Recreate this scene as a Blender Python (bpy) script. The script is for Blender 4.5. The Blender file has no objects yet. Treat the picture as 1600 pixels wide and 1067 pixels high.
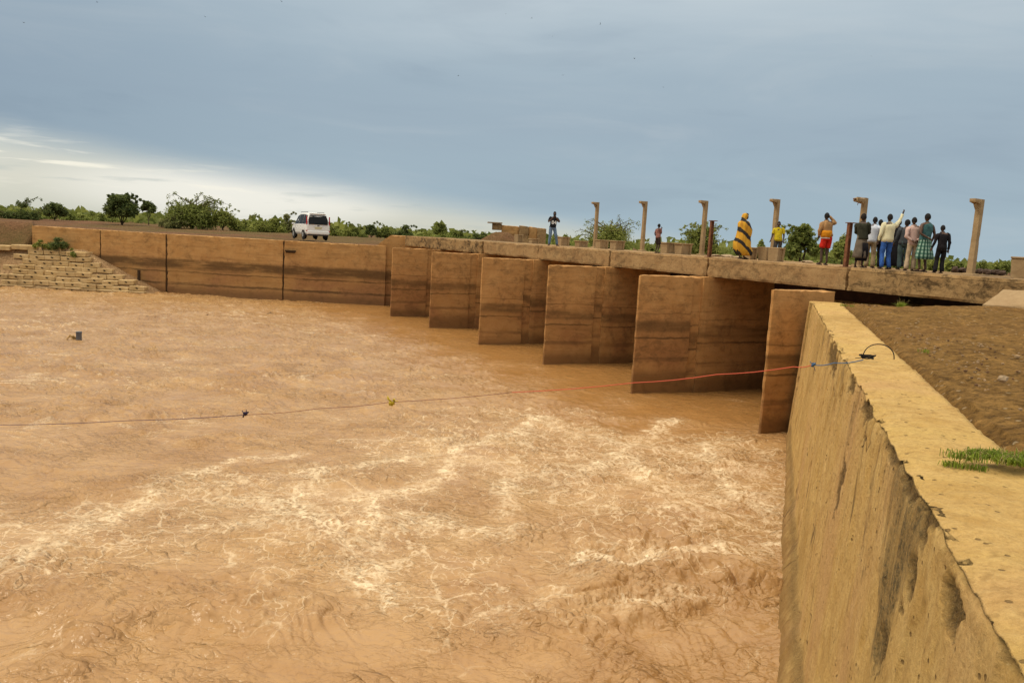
import bpy, bmesh, math, random
import numpy as np
from mathutils import Vector, Matrix

random.seed(7)
rng = np.random.default_rng(7)
S = bpy.context.scene
COL = S.collection
R = math.radians

# ------------------------------------------------------------------ camera
CAM_H = 5.4675
F_PX, PITCH, ROLL = 1250.0, 0.130767, 0.055289
cam_d = bpy.data.cameras.new('camera')
cam = bpy.data.objects.new('camera', cam_d)
COL.objects.link(cam)
S.camera = cam
cam_d.sensor_width = 36.0
cam_d.lens = F_PX / 1600 * 36.0
cam_d.clip_start = 0.1
cam_d.clip_end = 9000
_c, _s = math.cos(ROLL), math.sin(ROLL)
_up0 = Vector((0, math.sin(PITCH), math.cos(PITCH)))
_fw = Vector((0, math.cos(PITCH), -math.sin(PITCH)))
_rt = _c * Vector((1, 0, 0)) + _s * _up0
_up = -_s * Vector((1, 0, 0)) + _c * _up0
M = Matrix((_rt, _up, -_fw)).transposed().to_4x4()
M.translation = Vector((0, 0, CAM_H))
cam.matrix_world = M

# ------------------------------------------------------------------ light and sky
SUN_AZ, SUN_EL = R(-96), R(52)         # azimuth from +Y (negative = left), elevation
world = bpy.data.worlds.new('World')
S.world = world
world.use_nodes = True
sun_d = bpy.data.lights.new('sun', 'SUN')
sun_d.energy = 1.5
sun_d.angle = R(22)
sun_d.color = (1.0, 0.88, 0.68)
sun = bpy.data.objects.new('sun', sun_d)
COL.objects.link(sun)
_sd = Vector((math.sin(SUN_AZ) * math.cos(SUN_EL), math.cos(SUN_AZ) * math.cos(SUN_EL), math.sin(SUN_EL)))
sun.rotation_euler = _sd.to_track_quat('Z', 'Y').to_euler()
sun.location = (-40, 10, 60)
S.view_settings.view_transform = 'Standard'
S.view_settings.look = 'None'
S.view_settings.gamma = 1.0
S.view_settings.use_curve_mapping = False
S.view_settings.exposure = 0.25


def srgb(r, g, b):
    f = lambda c: (c / 255 / 12.92) if c / 255 <= .04045 else ((c / 255 + .055) / 1.055) ** 2.4
    return (f(r), f(g), f(b), 1.0)


class NT:
    """small helper round a node tree"""

    def __init__(self, tree):
        self.t = tree
        self.n = tree.nodes
        self.l = tree.links

    def node(self, typ, **kw):
        nd = self.n.new(typ)
        for k, v in kw.items():
            setattr(nd, k, v)
        return nd

    def put(self, sock, v):
        if v is None:
            return
        if isinstance(v, bpy.types.NodeSocket):
            self.l.new(v, sock)
        else:
            try:
                sock.default_value = v
            except Exception:
                sock.default_value = (*v, 1.0) if len(v) == 3 else v

    def math(self, op, a, b=None, c=None, clamp=False):
        nd = self.node('ShaderNodeMath', operation=op, use_clamp=clamp)
        for i, v in enumerate((a, b, c)):
            self.put(nd.inputs[i], v)
        return nd.outputs[0]

    def vmath(self, op, a, b=None):
        nd = self.node('ShaderNodeVectorMath', operation=op)
        self.put(nd.inputs[0], a)
        if b is not None:
            self.put(nd.inputs[1], b)
        return nd.outputs[0]

    def mix(self, fac, a, b, mode='MIX'):
        nd = self.node('ShaderNodeMix', data_type='RGBA', blend_type=mode, clamp_factor=True)
        self.put(nd.inputs['Factor'], fac)
        self.put(nd.inputs[6], a)
        self.put(nd.inputs[7], b)
        return nd.outputs[2]

    def ramp(self, fac, stops, interp='LINEAR'):
        nd = self.node('ShaderNodeValToRGB')
        cr = nd.color_ramp
        cr.interpolation = interp
        while len(cr.elements) < len(stops):
            cr.elements.new(0.5)
        for e, (p, c) in zip(cr.elements, stops):
            e.position = p
            e.color = c if hasattr(c, '__len__') and len(c) == 4 else ((*c, 1) if hasattr(c, '__len__') else (c, c, c, 1))
        self.put(nd.inputs[0], fac)
        return nd.outputs[0]

    def noise(self, vec, scale=1.0, detail=4.0, rough=0.55, dist=0.0):
        nd = self.node('ShaderNodeTexNoise')
        self.put(nd.inputs['Vector'], vec)
        self.put(nd.inputs['Scale'], scale)
        nd.inputs['Detail'].default_value = detail
        nd.inputs['Roughness'].default_value = rough
        nd.inputs['Distortion'].default_value = dist
        return nd.outputs['Fac']

    def scale(self, vec, sc):
        nd = self.node('ShaderNodeMapping')
        self.put(nd.inputs['Vector'], vec)
        nd.inputs['Scale'].default_value = sc
        return nd.outputs[0]

    def map(self, v, a, b, c=0.0, d=1.0, smooth=False):
        nd = self.node('ShaderNodeMapRange')
        nd.interpolation_type = 'SMOOTHSTEP' if smooth else 'LINEAR'
        nd.clamp = True
        for i, x in enumerate((v, a, b, c, d)):
            self.put(nd.inputs[i], x)
        return nd.outputs[0]

    def bump(self, h, strength=0.4, dist=0.02, normal=None):
        nd = self.node('ShaderNodeBump')
        self.put(nd.inputs['Height'], h)
        nd.inputs['Strength'].default_value = strength
        nd.inputs['Distance'].default_value = dist
        if normal is not None:
            self.put(nd.inputs['Normal'], normal)
        return nd.outputs[0]

    def sep(self, v):
        nd = self.node('ShaderNodeSeparateXYZ')
        self.put(nd.inputs[0], v)
        return nd.outputs


def build_world():
    k = NT(world.node_tree)
    k.n.clear()
    out = k.node('ShaderNodeOutputWorld')
    bg = k.node('ShaderNodeBackground')
    sky = k.node('ShaderNodeTexSky', sky_type='NISHITA')
    sky.sun_disc = False
    sky.sun_elevation = SUN_EL
    sky.sun_rotation = SUN_AZ
    sky.air_density = 1.2
    sky.dust_density = 3.0
    co = k.node('ShaderNodeTexCoord').outputs['Generated']
    d = k.vmath('NORMALIZE', co)
    x, y, z = k.sep(d)
    el = k.math('MULTIPLY', k.math('ARCSINE', z), 57.29578)
    az = k.math('MULTIPLY', k.math('ARCTAN2', x, y), 57.29578)   # + to the right of the view
    # warp of the cloud sheet (flat layer seen in perspective)
    den = k.math('MAXIMUM', k.math('ADD', z, 0.06), 0.03)
    px = k.math('DIVIDE', x, den)
    py = k.math('DIVIDE', y, den)
    cb = k.node('ShaderNodeCombineXYZ')
    k.put(cb.inputs[0], px)
    k.put(cb.inputs[1], py)
    sheet = cb.outputs[0]
    n1 = k.noise(sheet, 0.22, 5, 0.5, 0.4)
    n2 = k.noise(k.scale(d, (3, 3, 26)), 1.0, 5, 0.55, 0.3)
    n3 = k.noise(k.scale(d, (9, 9, 90)), 1.0, 4, 0.55, 0.2)
    # blue-grey cloud deck: darkest band low down, paler upward, on to a bright overcast zenith
    e2 = k.math('ADD', el, k.math('MULTIPLY', k.math('SUBTRACT', n2, 0.5), 5.0))
    deck = k.ramp(k.math('DIVIDE', e2, 90.0), [
        (0.0, srgb(153, 173, 184)), (0.035, srgb(149, 168, 180)), (0.085, srgb(146, 163, 176)),
        (0.13, srgb(150, 167, 179)), (0.20, srgb(173, 186, 194)), (0.27, srgb(198, 206, 209)),
        (0.45, (1.0, 0.98, 0.90, 1)), (0.70, (1.75, 1.62, 1.38, 1)), (1.0, (2.3, 2.1, 1.75, 1))])
    pale = k.map(n1, 0.42, 0.72, 0.0, 1.0, True)
    up = k.map(el, 6, 17, 0.0, 1.0, True)
    deck = k.mix(k.math('MULTIPLY', k.math('MULTIPLY', pale, up), 0.45), deck, srgb(212, 217, 218))
    n4 = k.noise(k.scale(d, (2.6, 2.6, 13)), 1.0, 5, 0.58, 0.5)
    deck = k.mix(k.map(n4, .50, .68, 0, .16, True), deck, srgb(190, 196, 198))
    deck = k.mix(k.map(n4, .48, .32, 0, .16, True), deck, srgb(112, 130, 148))
    # the left-hand part of the deck is a darker slate
    lft = k.math('MULTIPLY', k.map(az, -8, -40, 0, 1, True), k.map(el, 40, 4, 0.0, 1.0, True))
    deck = k.mix(k.math('MULTIPLY', lft, 0.34), deck, srgb(96, 117, 140))
    # clear bright strip under the deck's edge, wedge-shaped, lower towards the right
    edge = k.math('ADD', k.math('MULTIPLY', az, -0.100), 0.95)
    edge = k.math('ADD', edge, k.math('MULTIPLY', k.math('SUBTRACT', n2, 0.5), 1.2))
    below = k.map(k.math('SUBTRACT', edge, el), -1.5, 1.1, 0.0, 1.0, True)
    glow = k.ramp(k.math('DIVIDE', el, 8.0), [(0.0, srgb(192, 193, 180)), (0.25, srgb(204, 203, 190)),
                                             (0.55, srgb(188, 193, 188)), (1.0, srgb(172, 182, 184))])
    spot = k.map(k.math('ADD', k.math('POWER', k.math('DIVIDE', k.math('ADD', az, 19.0), 9.0), 2.0),
                        k.math('POWER', k.math('DIVIDE', k.math('SUBTRACT', el, 1.7), 1.7), 2.0)), 0.0, 2.2, 1.0, 0.0, True)
    glow = k.mix(k.math('MULTIPLY', spot, 0.75), glow, srgb(232, 230, 221))
    streak = k.map(n3, 0.56, 0.70, 0, 1, True)
    glow = k.mix(k.math('MULTIPLY', streak, k.map(el, 0.8, 3.0, 0.0, 0.75)), glow, srgb(240, 235, 218))
    dark = k.map(n3, 0.45, 0.30, 0, 1, True)
    glow = k.mix(k.math('MULTIPLY', dark, 0.45), glow, srgb(172, 180, 176))
    col = k.mix(below, deck, glow)
    # a thin share of the clear-sky model shines through the overcast
    cl10 = k.vmath('SCALE', col)
    cl10.node.inputs['Scale'].default_value = 10.0
    res = k.mix(0.96, sky.outputs[0], cl10)
    k.put(bg.inputs['Color'], res)
    bg.inputs['Strength'].default_value = 0.1
    k.l.new(bg.outputs[0], out.inputs[0])


build_world()

# ------------------------------------------------------------------ layout of the place (metres)
D2 = np.array([-0.49184, 0.87069])      # along the barrage, right bank to left bank
T2 = np.array([0.87069, 0.49184])       # upstream
P6 = np.array([7.6152, 23.6017])        # nose of the nearest pier
SP = 6.3
DECK_T, DECK_B = 5.07, 4.354
DECK_F, DECK_K = 3.136, 8.2             # front and back of the deck along T2
WALL_Z = 4.06


def cast(px, py, z):
    """point of the photograph -> point of the plane at height z"""
    a, b = px - 800, py - 533.5
    X = (_c * a + _s * b) / F_PX
    u = -(-_s * a + _c * b) / F_PX
    dv = np.array([X, math.cos(PITCH) + u * math.sin(PITCH), -math.sin(PITCH) + u * math.cos(PITCH)])
    t = (z - CAM_H) / dv[2]
    return dv * t + np.array([0, 0, CAM_H])


def cast_y(px, py, Y):
    a, b = px - 800, py - 533.5
    X = (_c * a + _s * b) / F_PX
    u = -(-_s * a + _c * b) / F_PX
    dv = np.array([X, math.cos(PITCH) + u * math.sin(PITCH), -math.sin(PITCH) + u * math.cos(PITCH)])
    return dv * (Y / dv[1]) + np.array([0, 0, CAM_H])


def proj_x(P):
    x, y, z = P[0], P[1], P[2] - CAM_H
    dd = y * math.cos(PITCH) - z * math.sin(PITCH)
    uu = y * math.sin(PITCH) + z * math.cos(PITCH)
    X, Y = x / dd * F_PX, -uu / dd * F_PX
    return 800 + _c * X - _s * Y, 533.5 + _s * X + _c * Y


def st(s, t, z=0.0):
    p = P6 + s * D2 + t * T2
    return Vector((p[0], p[1], z))


def deck_at(px, t, z=DECK_T):
    lo, hi = -20.0, 45.0
    for _ in range(50):
        m = (lo + hi) / 2
        if proj_x(st(m, t, z))[0] > px:
            lo = m
        else:
            hi = m
    return st((lo + hi) / 2, t, z)


# ------------------------------------------------------------------ numpy noise
_perm = np.random.default_rng(3).permutation(256)
_perm = np.concatenate([_perm, _perm, _perm])
_ang = np.random.default_rng(4).random(256) * 2 * np.pi
_gx, _gy = np.cos(_ang), np.sin(_ang)


def perlin(x, y, seed=0):
    x = np.asarray(x, float) + seed * 17.31
    y = np.asarray(y, float) + seed * 9.77
    xi, yi = np.floor(x).astype(np.int64), np.floor(y).astype(np.int64)
    xf, yf = x - xi, y - yi
    xi &= 255
    yi &= 255
    u = xf * xf * xf * (xf * (xf * 6 - 15) + 10)
    v = yf * yf * yf * (yf * (yf * 6 - 15) + 10)

    def g(ix, iy, fx, fy):
        h = _perm[_perm[ix] + iy]
        return _gx[h] * fx + _gy[h] * fy
    a = g(xi, yi, xf, yf)
    b = g(xi + 1, yi, xf - 1, yf)
    c = g(xi, yi + 1, xf, yf - 1)
    d = g(xi + 1, yi + 1, xf - 1, yf - 1)
    return (a + u * (b - a) + v * ((c + u * (d - c)) - (a + u * (b - a)))) * 1.5


def fbm(x, y, o=4, seed=0, gain=0.5):
    r, a = 0.0, 1.0
    for i in range(o):
        r = r + a * perlin(x * 2 ** i, y * 2 ** i, seed + i)
        a *= gain
    return r


def sstep(x, a, b):
    t = np.clip((x - a) / (b - a), 0, 1)
    return t * t * (3 - 2 * t)


# ------------------------------------------------------------------ materials
def new_mat(name):
    m = bpy.data.materials.new(name)
    m.use_nodes = True
    k = NT(m.node_tree)
    b = k.n.get('Principled BSDF')
    return m, k, b


def plain(name, col, rough=0.6, metal=0.0, var=0.0, scale=8.0, spec=0.3, bump=0.0):
    m, k, b = new_mat(name)
    b.inputs['Roughness'].default_value = rough
    b.inputs['Metallic'].default_value = metal
    b.inputs['Specular IOR Level'].default_value = spec
    co = k.node('ShaderNodeTexCoord').outputs['Object']
    if var > 0:
        n = k.noise(co, scale, 4, 0.6)
        lo = tuple(c * (1 - var) for c in col[:3]) + (1,)
        hi = tuple(min(1, c * (1 + var)) for c in col[:3]) + (1,)
        k.put(b.inputs['Base Color'], k.ramp(n, [(0.3, lo), (0.7, hi)]))
        if bump:
            k.put(b.inputs['Normal'], k.bump(n, bump, 0.02))
    else:
        b.inputs['Base Color'].default_value = (*col[:3], 1)
    return m


def concrete(name, base, pale, damp, bands=(), streak=0.0, damp_top=0.9, pits=0.5, blotch=0.5, red=None, board=True, shift=0.0, mould=0.0, tide=0.0):
    """mud-stained weathered concrete in world space: water-level bands, boards, blotches, black streaks from the top"""
    m, k, b = new_mat(name)
    pos = k.node('ShaderNodeNewGeometry').outputs['Position']
    x, y, z = k.sep(pos)
    big = k.noise(pos, 0.35, 5, 0.6, 0.3)
    mid = k.noise(pos, 1.7, 6, 0.62, 0.4)
    fine = k.noise(pos, 14.0, 6, 0.65)
    flat = k.noise(k.scale(pos, (0.5, 0.5, 5.0)), 1.0, 5, 0.6, 0.3)
    vert = k.noise(k.scale(pos, (3.2, 3.2, 0.22)), 1.0, 5, 0.6, 0.2)
    col = k.mix(k.map(mid, 0.35, 0.68), base, pale)
    if red is not None:
        col = k.mix(k.math('MULTIPLY', k.map(big, 0.42, 0.62, 0, 1, True), k.map(z, 3.4, 1.2, 0.0, 0.9)), col, red)
    col = k.mix(k.math('MULTIPLY', k.map(flat, 0.50, 0.72), 0.45), col, damp)
    rnd = k.node('ShaderNodeObjectInfo').outputs['Random']
    zw = k.math('ADD', z, k.math('MULTIPLY', k.math('SUBTRACT', mid, 0.5), 0.16))
    if shift:
        zw = k.math('ADD', zw, k.math('MULTIPLY', k.math('SUBTRACT', rnd, 0.5), shift))
    zw = k.math('ADD', zw, k.math('MULTIPLY', k.math('SUBTRACT', big, 0.5), 0.22))
    if tide:
        col = k.mix(k.map(zw, 2.75, 1.9, 0.0, tide, True), col, tuple(v * .62 for v in base[:3]) + (1,))
    for (zc, hw, c, amt) in bands:
        dz = k.math('ABSOLUTE', k.math('SUBTRACT', zw, zc))
        f = k.math('MULTIPLY', k.map(dz, hw, hw * 0.35, 0, 1, True), k.map(k.math('MULTIPLY', flat, k.math('ADD', big, 0.5)), 0.30, 0.52, 0.15 * amt, amt))
        col = k.mix(f, col, c)
    # dampness just over the water
    col = k.mix(k.map(zw, damp_top, damp_top * 0.25, 0.0, 0.75, True), col, damp)
    # dark blotches
    bl = k.map(k.noise(pos, 0.9, 8, 0.7, 0.6), 0.56, 0.70, 0.0, blotch)
    col = k.mix(bl, col, tuple(c * 0.42 for c in damp[:3]) + (1,))
    if mould:
        mo = k.noise(k.scale(pos, (1, 1, 1.5)), 2.3, 9, 0.78, 0.5)
        mo = k.math('ADD', mo, k.math('MULTIPLY', k.math('SUBTRACT', big, .5), .35))
        col = k.mix(k.map(mo, .53 - .07 * mould, .66 - .07 * mould, 0, mould), col, (0.055, 0.032, 0.012, 1))
    if streak > 0:
        sk = k.map(k.math('ADD', vert, k.math('MULTIPLY', k.math('SUBTRACT', k.noise(pos, 0.55, 3, 0.5), 0.5), 0.55)), 0.56, 0.68, 0.0, 1.0, True)
        sk = k.math('MULTIPLY', sk, k.map(z, 0.3, 3.4, 0.1, streak))
        col = k.mix(sk, col, (0.035, 0.026, 0.014, 1))
    col = k.mix(k.map(fine, 0.3, 0.7, 0.22, 0.0), col, tuple(c * 0.5 for c in base[:3]) + (1,))
    k.put(b.inputs['Base Color'], col)
    k.put(b.inputs['Roughness'], k.map(zw, 0.2, 1.2, 0.55, 0.92))
    b.inputs['Specular IOR Level'].default_value = 0.25
    h = k.math('ADD', k.math('MULTIPLY', mid, 0.7), k.math('MULTIPLY', fine, 0.35))
    if board:
        zb_ = k.math('ADD', z, k.math('MULTIPLY', k.math('SUBTRACT', big, 0.5), 0.06))
        sw = k.math('PINGPONG', zb_, 0.31)
        h = k.math('ADD', h, k.map(sw, 0.0, 0.012, -0.35, 0.0))
    n = k.bump(h, pits, 0.05)
    k.put(b.inputs['Normal'], n)
    return m


OCHRE, OCHRE_P = (0.45, 0.27, 0.085, 1), (0.54, 0.345, 0.125, 1)
BRN, BRN_P = (0.46, 0.230, 0.074, 1), (0.56, 0.305, 0.110, 1)
DAMP = (0.15, 0.072, 0.026, 1)
DRKB = (0.085, 0.045, 0.016, 1)
M_pier = concrete('pier_concrete', BRN, BRN_P, DAMP, bands=[(2.15, 0.30, DRKB, 0.58), (1.72, 0.05, DRKB, 0.75), (2.62, 0.04, DRKB, 0.5), (0.9, 0.12, DAMP, 0.6)],
                  damp_top=0.7, blotch=0.55, red=(0.36, 0.155, 0.060, 1), shift=0.7, mould=0.4, tide=0.35)
M_lwall = concrete('left_wall_concrete', (0.46, 0.235, 0.076, 1), (0.54, 0.305, 0.112, 1), DAMP,
                   bands=[(2.15, 0.50, DRKB, 0.72), (2.2, 0.36, DRKB, 0.5), (1.6, 0.07, DRKB, 0.8), (0.75, 0.12, DRKB, 0.9)], damp_top=0.8, blotch=0.5,
                   red=(0.36, 0.165, 0.075, 1), tide=0.42, mould=0.3)


def right_wall_mat():
    m, k, b = new_mat('right_wall_concrete')
    geo = k.node('ShaderNodeNewGeometry')
    pos = geo.outputs['Position']
    x, y, z = k.sep(pos)
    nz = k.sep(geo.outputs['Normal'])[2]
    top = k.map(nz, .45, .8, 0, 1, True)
    al = k.math('ADD', k.math('MULTIPLY', x, .315), k.math('MULTIPLY', y, .949))
    sp = k.node('ShaderNodeAttribute', attribute_name='spall').outputs['Fac']

    def face(sa, sz, det, rough, dist=0.0, off=0.0):
        cb = k.node('ShaderNodeCombineXYZ')
        k.put(cb.inputs[0], k.math('MULTIPLY', al, sa))
        k.put(cb.inputs[1], k.math('MULTIPLY', z, sz))
        cb.inputs[2].default_value = off
        return k.noise(cb.outputs[0], 1.0, det, rough, dist)
    big = k.noise(pos, .5, 5, .6, .3)
    mid = k.noise(pos, 3.0, 7, .68, .4)
    fine = k.noise(pos, 26.0, 6, .7)
    grit = k.noise(pos, 90.0, 3, .7)
    col = k.mix(k.map(mid, .34, .66), (0.47, 0.280, 0.082, 1), (0.62, 0.410, 0.150, 1))
    # pinkish and pale washes that run down the face
    wash = face(.50, .16, 5, .6, .3, 2.0)
    col = k.mix(k.math('MULTIPLY', k.map(wash, .50, .66), .55), col, (0.50, 0.285, 0.125, 1))
    col = k.mix(k.math('MULTIPLY', k.map(wash, .48, .34), .45), col, (0.33, 0.195, 0.055, 1))
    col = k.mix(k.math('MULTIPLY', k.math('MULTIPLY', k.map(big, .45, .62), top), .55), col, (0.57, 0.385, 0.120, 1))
    # narrow tear marks
    tear = k.math('MULTIPLY', k.map(face(2.6, .42, 6, .65, .2, 5.0), .56, .72, 0, .75), k.map(face(.35, .5, 4, .6, .3, 23.0), .46, .60))
    col = k.mix(k.math('MULTIPLY', tear, k.math('SUBTRACT', 1.0, top)), col, (0.20, 0.115, 0.036, 1))
    # black mould that starts under the arris, thickest in one broad curtain
    g1 = k.math('POWER', 2.718, k.math('MULTIPLY', k.math('POWER', k.math('DIVIDE', k.math('SUBTRACT', al, 6.3), 1.25), 2.0), -1.0))
    g2 = k.math('POWER', 2.718, k.math('MULTIPLY', k.math('POWER', k.math('DIVIDE', k.math('SUBTRACT', al, 12.5), 3.2), 2.0), -1.0))
    mo = k.math('ADD', face(1.15, .36, 9, .74, .6, 9.0), k.math('ADD', k.math('MULTIPLY', g1, .135), k.math('MULTIPLY', g2, .045)))
    mo = k.math('ADD', mo, k.map(z, 1.4, 3.6, -.16, .0))
    mo = k.math('MULTIPLY', k.map(mo, .565, .655, 0, .92), k.math('SUBTRACT', 1.0, top))
    mo = k.math('MULTIPLY', mo, k.map(fine, .32, .58, .40, 1.0))
    mo = k.math('MULTIPLY', mo, k.map(face(5.5, .8, 5, .65, .3, 31.0), .36, .56, .35, 1.0))
    col = k.mix(mo, col, (0.050, 0.038, 0.018, 1))
    # hair cracks
    c1 = k.math('ABSOLUTE', k.math('SUBTRACT', face(.42, .16, 4, .55, .15, 14.0), .5))
    crack = k.math('MULTIPLY', k.map(c1, .0, .0035, 1, 0), k.map(face(.4, .5, 3, .5, 0, 17.0), .46, .56))
    crack = k.math('MULTIPLY', crack, k.math('SUBTRACT', 1.0, top))
    col = k.mix(k.math('MULTIPLY', crack, .9), col, (0.05, 0.028, 0.010, 1))
    # pock marks, exposed grit at the broken arris
    v = k.node('ShaderNodeTexVoronoi')
    v.inputs['Scale'].default_value = 17.0
    k.put(v.inputs['Vector'], pos)
    sel = k.map(k.sep(v.outputs['Color'])[1], .82, .86)
    pock = k.math('MULTIPLY', k.map(v.outputs['Distance'], .28, .16), sel)
    col = k.mix(k.math('MULTIPLY', pock, .75), col, (0.12, 0.070, 0.024, 1))
    col = k.mix(k.math('MULTIPLY', sp, .85), col, k.mix(k.map(k.noise(pos, 38, 5, .7), .40, .60), (0.055, 0.034, 0.014, 1), (0.30, 0.185, 0.065, 1)))
    col = k.mix(k.map(fine, .34, .58, .40, 0.0), col, (0.24, 0.135, 0.040, 1))
    col = k.mix(k.map(grit, .58, .72, 0, .40), col, (0.66, 0.50, 0.26, 1))
    col = k.mix(k.map(k.noise(pos, 7.5, 6, .7, .3), .56, .70, 0, .55), col, (0.24, 0.135, 0.040, 1))
    # damp foot
    col = k.mix(k.map(k.math('ADD', z, k.math('MULTIPLY', mid, .5)), .75, .30, 0, .7, True), col, (0.20, 0.105, 0.034, 1))
    k.put(b.inputs['Base Color'], col)
    b.inputs['Roughness'].default_value = .93
    b.inputs['Specular IOR Level'].default_value = .2
    h = k.math('ADD', k.math('MULTIPLY', mid, .9), k.math('ADD', k.math('MULTIPLY', fine, .45), k.math('MULTIPLY', grit, .14)))
    h = k.math('SUBTRACT', h, k.math('ADD', k.math('MULTIPLY', pock, .35), k.math('MULTIPLY', crack, .6)))
    h = k.math('ADD', h, k.math('MULTIPLY', k.math('MULTIPLY', sp, k.noise(pos, 30, 5, .75)), 1.2))
    k.put(b.inputs['Normal'], k.bump(h, 1.0, .05))
    return m


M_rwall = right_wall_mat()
M_deck = concrete('deck_concrete', (0.31, 0.182, 0.076, 1), (0.41, 0.26, 0.115, 1), (0.17, 0.09, 0.035, 1), damp_top=0.5, blotch=0.6, pits=1.0, board=True, mould=0.55)
M_deckdark = concrete('deck_concrete_mouldy', (0.31, 0.185, 0.074, 1), (0.40, 0.255, 0.11, 1), (0.10, 0.058, 0.022, 1), damp_top=0.5, blotch=0.6, pits=1.0, board=True, mould=0.95)
M_post = concrete('post_concrete', (0.30, 0.195, 0.095, 1), (0.40, 0.275, 0.145, 1), (0.20, 0.12, 0.055, 1), damp_top=0.1, blotch=0.4, pits=0.6, board=False)
M_block = concrete('block_concrete', (0.50, 0.335, 0.145, 1), (0.64, 0.46, 0.235, 1), (0.26, 0.15, 0.06, 1), damp_top=0.25, blotch=0.45, pits=0.8, board=False, mould=.3)
M_hole = plain('hole_shade_paint', (0.03, 0.018, 0.008), 0.95)  # near-black colour painted for the shade inside the block holes
M_rust = plain('rusty_steel', (0.17, 0.065, 0.028), 0.8, 0.0, 0.5, 9, 0.3, 0.4)
M_gate = plain('block_gate_dark', (0.035, 0.015, 0.008), 0.8, 0.0, 0.4, 4)  # very dark, for plates added to keep the bays black
M_joint = plain('joint_filler', (0.05, 0.028, 0.012), 0.95, 0, 0.3, 5)


def dirt_mat(name, a, bcol, c, stones=True, green=0.0):
    m, k, b = new_mat(name)
    pos = k.node('ShaderNodeNewGeometry').outputs['Position']
    big = k.noise(pos, 0.25, 5, 0.6, 0.3)
    mid = k.noise(pos, 2.2, 7, 0.68, 0.3)
    fine = k.noise(pos, 22.0, 5, 0.7)
    col = k.mix(k.map(mid, 0.34, 0.66), a, bcol)
    col = k.mix(k.map(big, 0.45, 0.65, 0, 0.7), col, c)
    cl = k.noise(pos, 8.5, 7, 0.75, 0.3)
    col = k.mix(k.map(cl, 0.50, 0.62, 0.0, 0.75), col, tuple(v * 0.38 for v in a[:3]) + (1,))
    col = k.mix(k.map(cl, 0.45, 0.34, 0.0, 0.6), col, tuple(min(1, v * 1.5) for v in bcol[:3]) + (1,))
    col = k.mix(k.map(fine, 0.52, 0.70, 0.0, 0.6), col, tuple(v * 0.4 for v in a[:3]) + (1,))
    if green:
        col = k.mix(k.map(k.noise(pos, 0.09, 5, 0.65), 0.46, 0.58, 0, green), col, (0.07, 0.09, 0.02, 1))
    if stones:
        v = k.node('ShaderNodeTexVoronoi')
        v.inputs['Scale'].default_value = 11.0
        k.put(v.inputs['Vector'], pos)
        sc = k.sep(v.outputs['Color'])
        st_ = k.math('MULTIPLY', k.map(v.outputs['Distance'], 0.34, 0.22), k.map(sc[0], 0.84, 0.88))
        col = k.mix(k.math('MULTIPLY', st_, 0.8), col, (0.46, 0.33, 0.18, 1))
        h = k.math('ADD', k.math('ADD', k.math('MULTIPLY', mid, 0.6), k.math('MULTIPLY', cl, -.7)), k.math('ADD', k.math('MULTIPLY', fine, 0.35), k.math('MULTIPLY', st_, 0.4)))
    else:
        h = k.math('ADD', k.math('MULTIPLY', mid, 0.6), k.math('MULTIPLY', fine, 0.4))
    k.put(b.inputs['Base Color'], col)
    b.inputs['Roughness'].default_value = 0.97
    b.inputs['Specular IOR Level'].default_value = 0.1
    k.put(b.inputs['Normal'], k.bump(h, 1.0, 0.10))
    return m


M_dirt = dirt_mat('dirt', (0.160, 0.084, 0.022, 1), (0.31, 0.172, 0.050, 1), (0.22, 0.112, 0.032, 1))
M_bank = dirt_mat('bank_dirt', (0.14, 0.068, 0.032, 1), (0.20, 0.105, 0.052, 1), (0.12, 0.055, 0.026, 1), False, 0.35)
M_mud = dirt_mat('wet_mud', (0.30, 0.18, 0.085, 1), (0.42, 0.28, 0.145, 1), (0.28, 0.16, 0.075, 1), False)


def leaf_mat(name, dark, light, trans=0.25):
    m, k, b = new_mat(name)
    oi = k.node('ShaderNodeNewGeometry').outputs['Random Per Island']
    pos = k.node('ShaderNodeNewGeometry').outputs['Position']
    n = k.noise(pos, 1.3, 3, 0.6)
    f = k.math('ADD', k.math('MULTIPLY', oi, 0.5), k.math('MULTIPLY', n, 0.5))
    col = k.ramp(f, [(0.25, (*dark, 1)), (0.75, (*light, 1))])
    k.put(b.inputs['Base Color'], col)
    b.inputs['Roughness'].default_value = 0.7
    b.inputs['Specular IOR Level'].default_value = 0.2
    tr = k.node('ShaderNodeBsdfTranslucent')
    k.put(tr.inputs['Color'], col)
    mx = k.node('ShaderNodeMixShader')
    mx.inputs[0].default_value = trans
    k.l.new(b.outputs[0], mx.inputs[1])
    k.l.new(tr.outputs[0], mx.inputs[2])
    k.l.new(mx.outputs[0], k.n['Material Output'].inputs[0])
    return m


M_leafA = leaf_mat('leaf_mid_green', (0.105, 0.130, 0.024), (0.270, 0.295, 0.070), 0.45)
M_leafB = leaf_mat('leaf_dark_green', (0.058, 0.085, 0.022), (0.165, 0.190, 0.052), 0.45)
M_leafC = leaf_mat('leaf_yellow_green', (0.150, 0.175, 0.034), (0.340, 0.355, 0.085), 0.45)
M_leafD = leaf_mat('leaf_olive', (0.135, 0.140, 0.046), (0.300, 0.295, 0.105), 0.45)
M_grass = leaf_mat('grass_blade', (0.11, 0.16, 0.016), (0.29, 0.36, 0.040), 0.4)
M_bark = plain('bark', (0.085, 0.055, 0.032), 0.9, 0, 0.4, 6)


# ------------------------------------------------------------------ object helpers
def link(name, me, mats=(), parent=None):
    o = bpy.data.objects.new(name, me)
    COL.objects.link(o)
    if me is not None:
        for m in (mats if isinstance(mats, (list, tuple)) else [mats]):
            if m is not None and len(me.materials) < 20:
                me.materials.append(m)
    if parent is not None:
        o.parent = parent
    return o


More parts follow.
